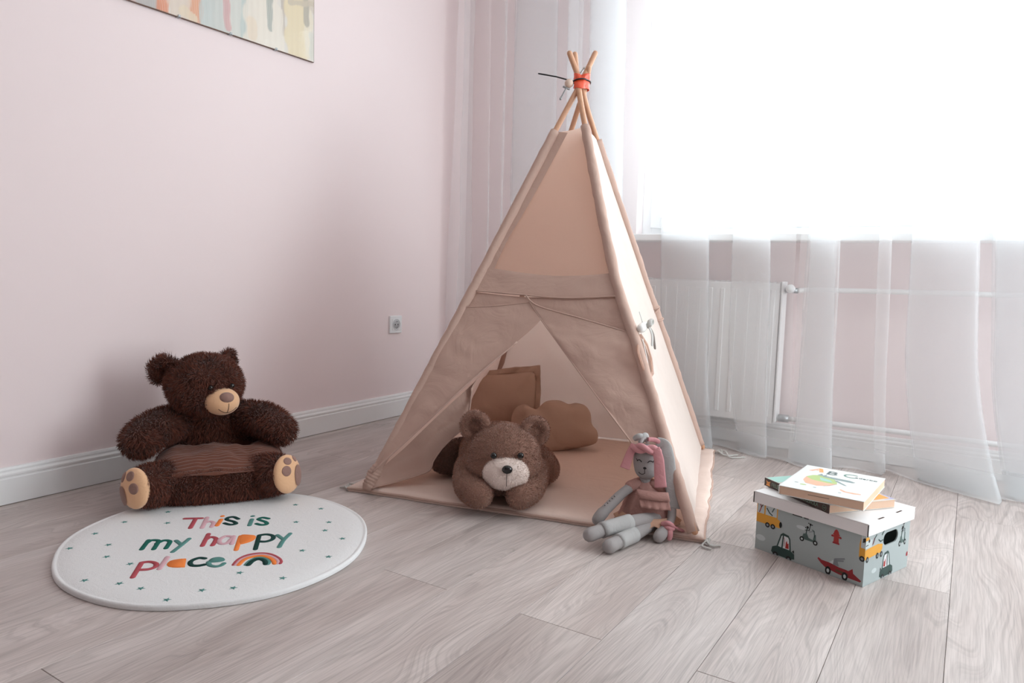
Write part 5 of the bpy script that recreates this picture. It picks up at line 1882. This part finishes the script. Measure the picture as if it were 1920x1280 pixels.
YARN = {k: cloth('yarn_' + k, lin(*c), 0, 420, 0.9) for k, c in dict(red=(178, 84, 92), pink=(214, 172, 180), orange=(244, 138, 72), dark=(34, 66, 62), green=(40, 104, 92), teal=(92, 140, 134)).items()}
ZT = RT + 0.0002


def rp_(zx, zy):
    return on_z(240 + zx / 6, 950 + zy / 6, ZT)


def glyph(name, col, strokes=(), fills=(), w=0.0062, curve=True, lab=None):
    g = Geo()
    for s in strokes:
        pts = [rp_(*p) for p in s]
        if len(pts) > 2 and curve:
            pts = catmull(pts, 6)
        g.round_tube(pts, w, 8, flat=0.3, up=(0, 0, 1))
    for s in fills:
        pts = catmull([rp_(*p) for p in s], 5, closed=True) if curve else [rp_(*p) for p in s]
        n_ = len(pts)
        c = sum(pts, Vector()) / n_
        inner = [c + (p - c) * 0.93 + Vector((0, 0, 0.0018)) for p in pts]
        g.add(pts + inner, [(i, (i + 1) % n_, n_ + (i + 1) % n_, n_ + i) for i in range(n_)] + [tuple(range(n_, 2 * n_))])
    return tag(build(name, g, YARN[col], rug), lab)


glyph('letter', 'red', [[(640, 133), (830, 128)], [(762, 132), (700, 238)]], lab='maroon letter T')
glyph('letter', 'pink', [[(890, 120), (832, 236)], [(862, 180), (920, 164), (962, 178), (940, 224)]], lab='pale pink letter h')
glyph('letter', 'orange', [[(1048, 142), (1002, 210)], [(1061, 106), (1064, 104)]], lab='orange letter i')
glyph('letter', 'dark', [[(1240, 135), (1190, 114), (1125, 122), (1115, 145), (1195, 168), (1212, 190), (1150, 200), (1088, 184)]], lab='dark green letter s')
glyph('letter', 'teal', [[(1394, 140), (1366, 208)], [(1401, 105), (1405, 104)]], lab='teal letter i')
glyph('letter', 'green', [[(1580, 132), (1515, 121), (1468, 140), (1550, 170), (1556, 195), (1500, 203), (1446, 190)]], lab='green letter s')
glyph('letter', 'green', [[(152, 478), (230, 376)], [(212, 405), (260, 378), (325, 376), (342, 390), (288, 476)], [(322, 412), (395, 380), (455, 380), (470, 398), (425, 466)]], lab='green letter m')
glyph('letter', 'teal', [[(542, 380), (605, 428)], [(688, 358), (600, 430), (502, 506)]], lab='teal letter y')
glyph('letter', 'red', [[(906, 305), (836, 438)], [(868, 372), (930, 340), (985, 350), (985, 378), (950, 432)]], lab='red letter h')
glyph('letter', 'pink', [[(1182, 338), (1100, 330), (1030, 370), (1040, 412), (1110, 408), (1172, 352)], [(1188, 330), (1166, 416)]], lab='pale pink letter a')
glyph('letter', 'orange', [[(1268, 330), (1216, 484)]], [[(1264, 322), (1380, 318), (1438, 330), (1420, 370), (1340, 405), (1250, 415)]], lab='orange letter p')
glyph('letter', 'dark', [[(1476, 322), (1432, 476)], [(1478, 320), (1560, 310), (1630, 326), (1624, 364), (1550, 390), (1462, 388)]], lab='dark green letter p')
glyph('letter', 'teal', [[(1682, 318), (1746, 364)], [(1824, 300), (1748, 375), (1700, 452)]], lab='teal letter y')
glyph('letter', 'red', [[(152, 630), (52, 792)], [(152, 628), (240, 618), (312, 635), (308, 672), (230, 702), (112, 708)]], lab='red letter p')
glyph('letter', 'pink', [[(444, 566), (352, 698)]], lab='pale pink letter l')
glyph('letter', 'orange', [], [[(656, 584), (652, 610), (640, 680), (560, 683), (500, 681), (455, 672), (436, 655), (440, 635), (470, 612), (520, 598), (600, 587)]], curve=False, lab='orange letter a')
glyph('letter', 'dark', [[(864, 580), (800, 575), (725, 600), (698, 630), (720, 658), (790, 662), (858, 650)]], lab='dark green letter c')
glyph('letter', 'teal', [[(906, 622), (918, 655), (980, 670), (1040, 660), (1078, 636)]], [[(898, 618), (940, 582), (1020, 568), (1083, 580), (1085, 605), (1020, 620), (940, 626)]], lab='teal letter e')
glyph('rainbow_arc', 'red', [[(1184, 652), (1240, 590), (1340, 542), (1480, 520), (1600, 530), (1690, 570), (1722, 610), (1712, 636)]], w=0.0042, lab='red stripe of the rainbow')
glyph('rainbow_arc', 'pink', [[(1212, 652), (1272, 592), (1370, 553), (1490, 535), (1590, 548), (1660, 580), (1690, 612), (1682, 636)]], w=0.0045, lab='pink stripe of the rainbow')
glyph('rainbow_arc', 'orange', [[(1244, 652), (1302, 597), (1390, 564), (1490, 552), (1570, 564), (1630, 597), (1650, 638)]], w=0.0058, lab='orange stripe of the rainbow')
glyph('rainbow_arc', 'teal', [[(1322, 652), (1370, 605), (1440, 574), (1500, 570), (1560, 590), (1588, 620), (1575, 644)]], w=0.0046, lab='teal stripe of the rainbow')
glyph('rainbow_arc', 'dark', [[(1352, 652), (1395, 612), (1450, 589), (1500, 589), (1540, 608), (1550, 642)]], w=0.0068, lab='dark green stripe of the rainbow')
sv = []
for k in range(10):
    a = math.pi / 2 + k * math.pi / 5
    r_ = 0.0105 if k % 2 == 0 else 0.0042
    sv.append((r_ * math.cos(a), r_ * math.sin(a), 0))
star_me = raw_mesh('star', sv + [(0, 0, 0.0018)], [(k, (k + 1) % 10, 10) for k in range(10)], False)
star_me.materials.append(YARN['teal'])
for k, (zx, zy) in enumerate([(460, 175), (702, 180), (295, 240), (152, 323), (370, 303), (360, 370), (492, 410), (236, 503), (432, 520), (552, 548), (896, 558), (1072, 545), (698, 612), (1108, 460), (1350, 490), (1460, 335), (1608, 370), (1425, 175), (1422, 78), (1565, 100), (1610, 176), (1588, 222), (1686, 268), (705, 118)]):
    so = bpy.data.objects.new('star', star_me)
    C.objects.link(so)
    q = on_z(80 + zx / 3, 920 + zy / 3, ZT)
    so.location = q
    so.rotation_euler = (0, 0, k * 1.3)
    attach(so, rug)
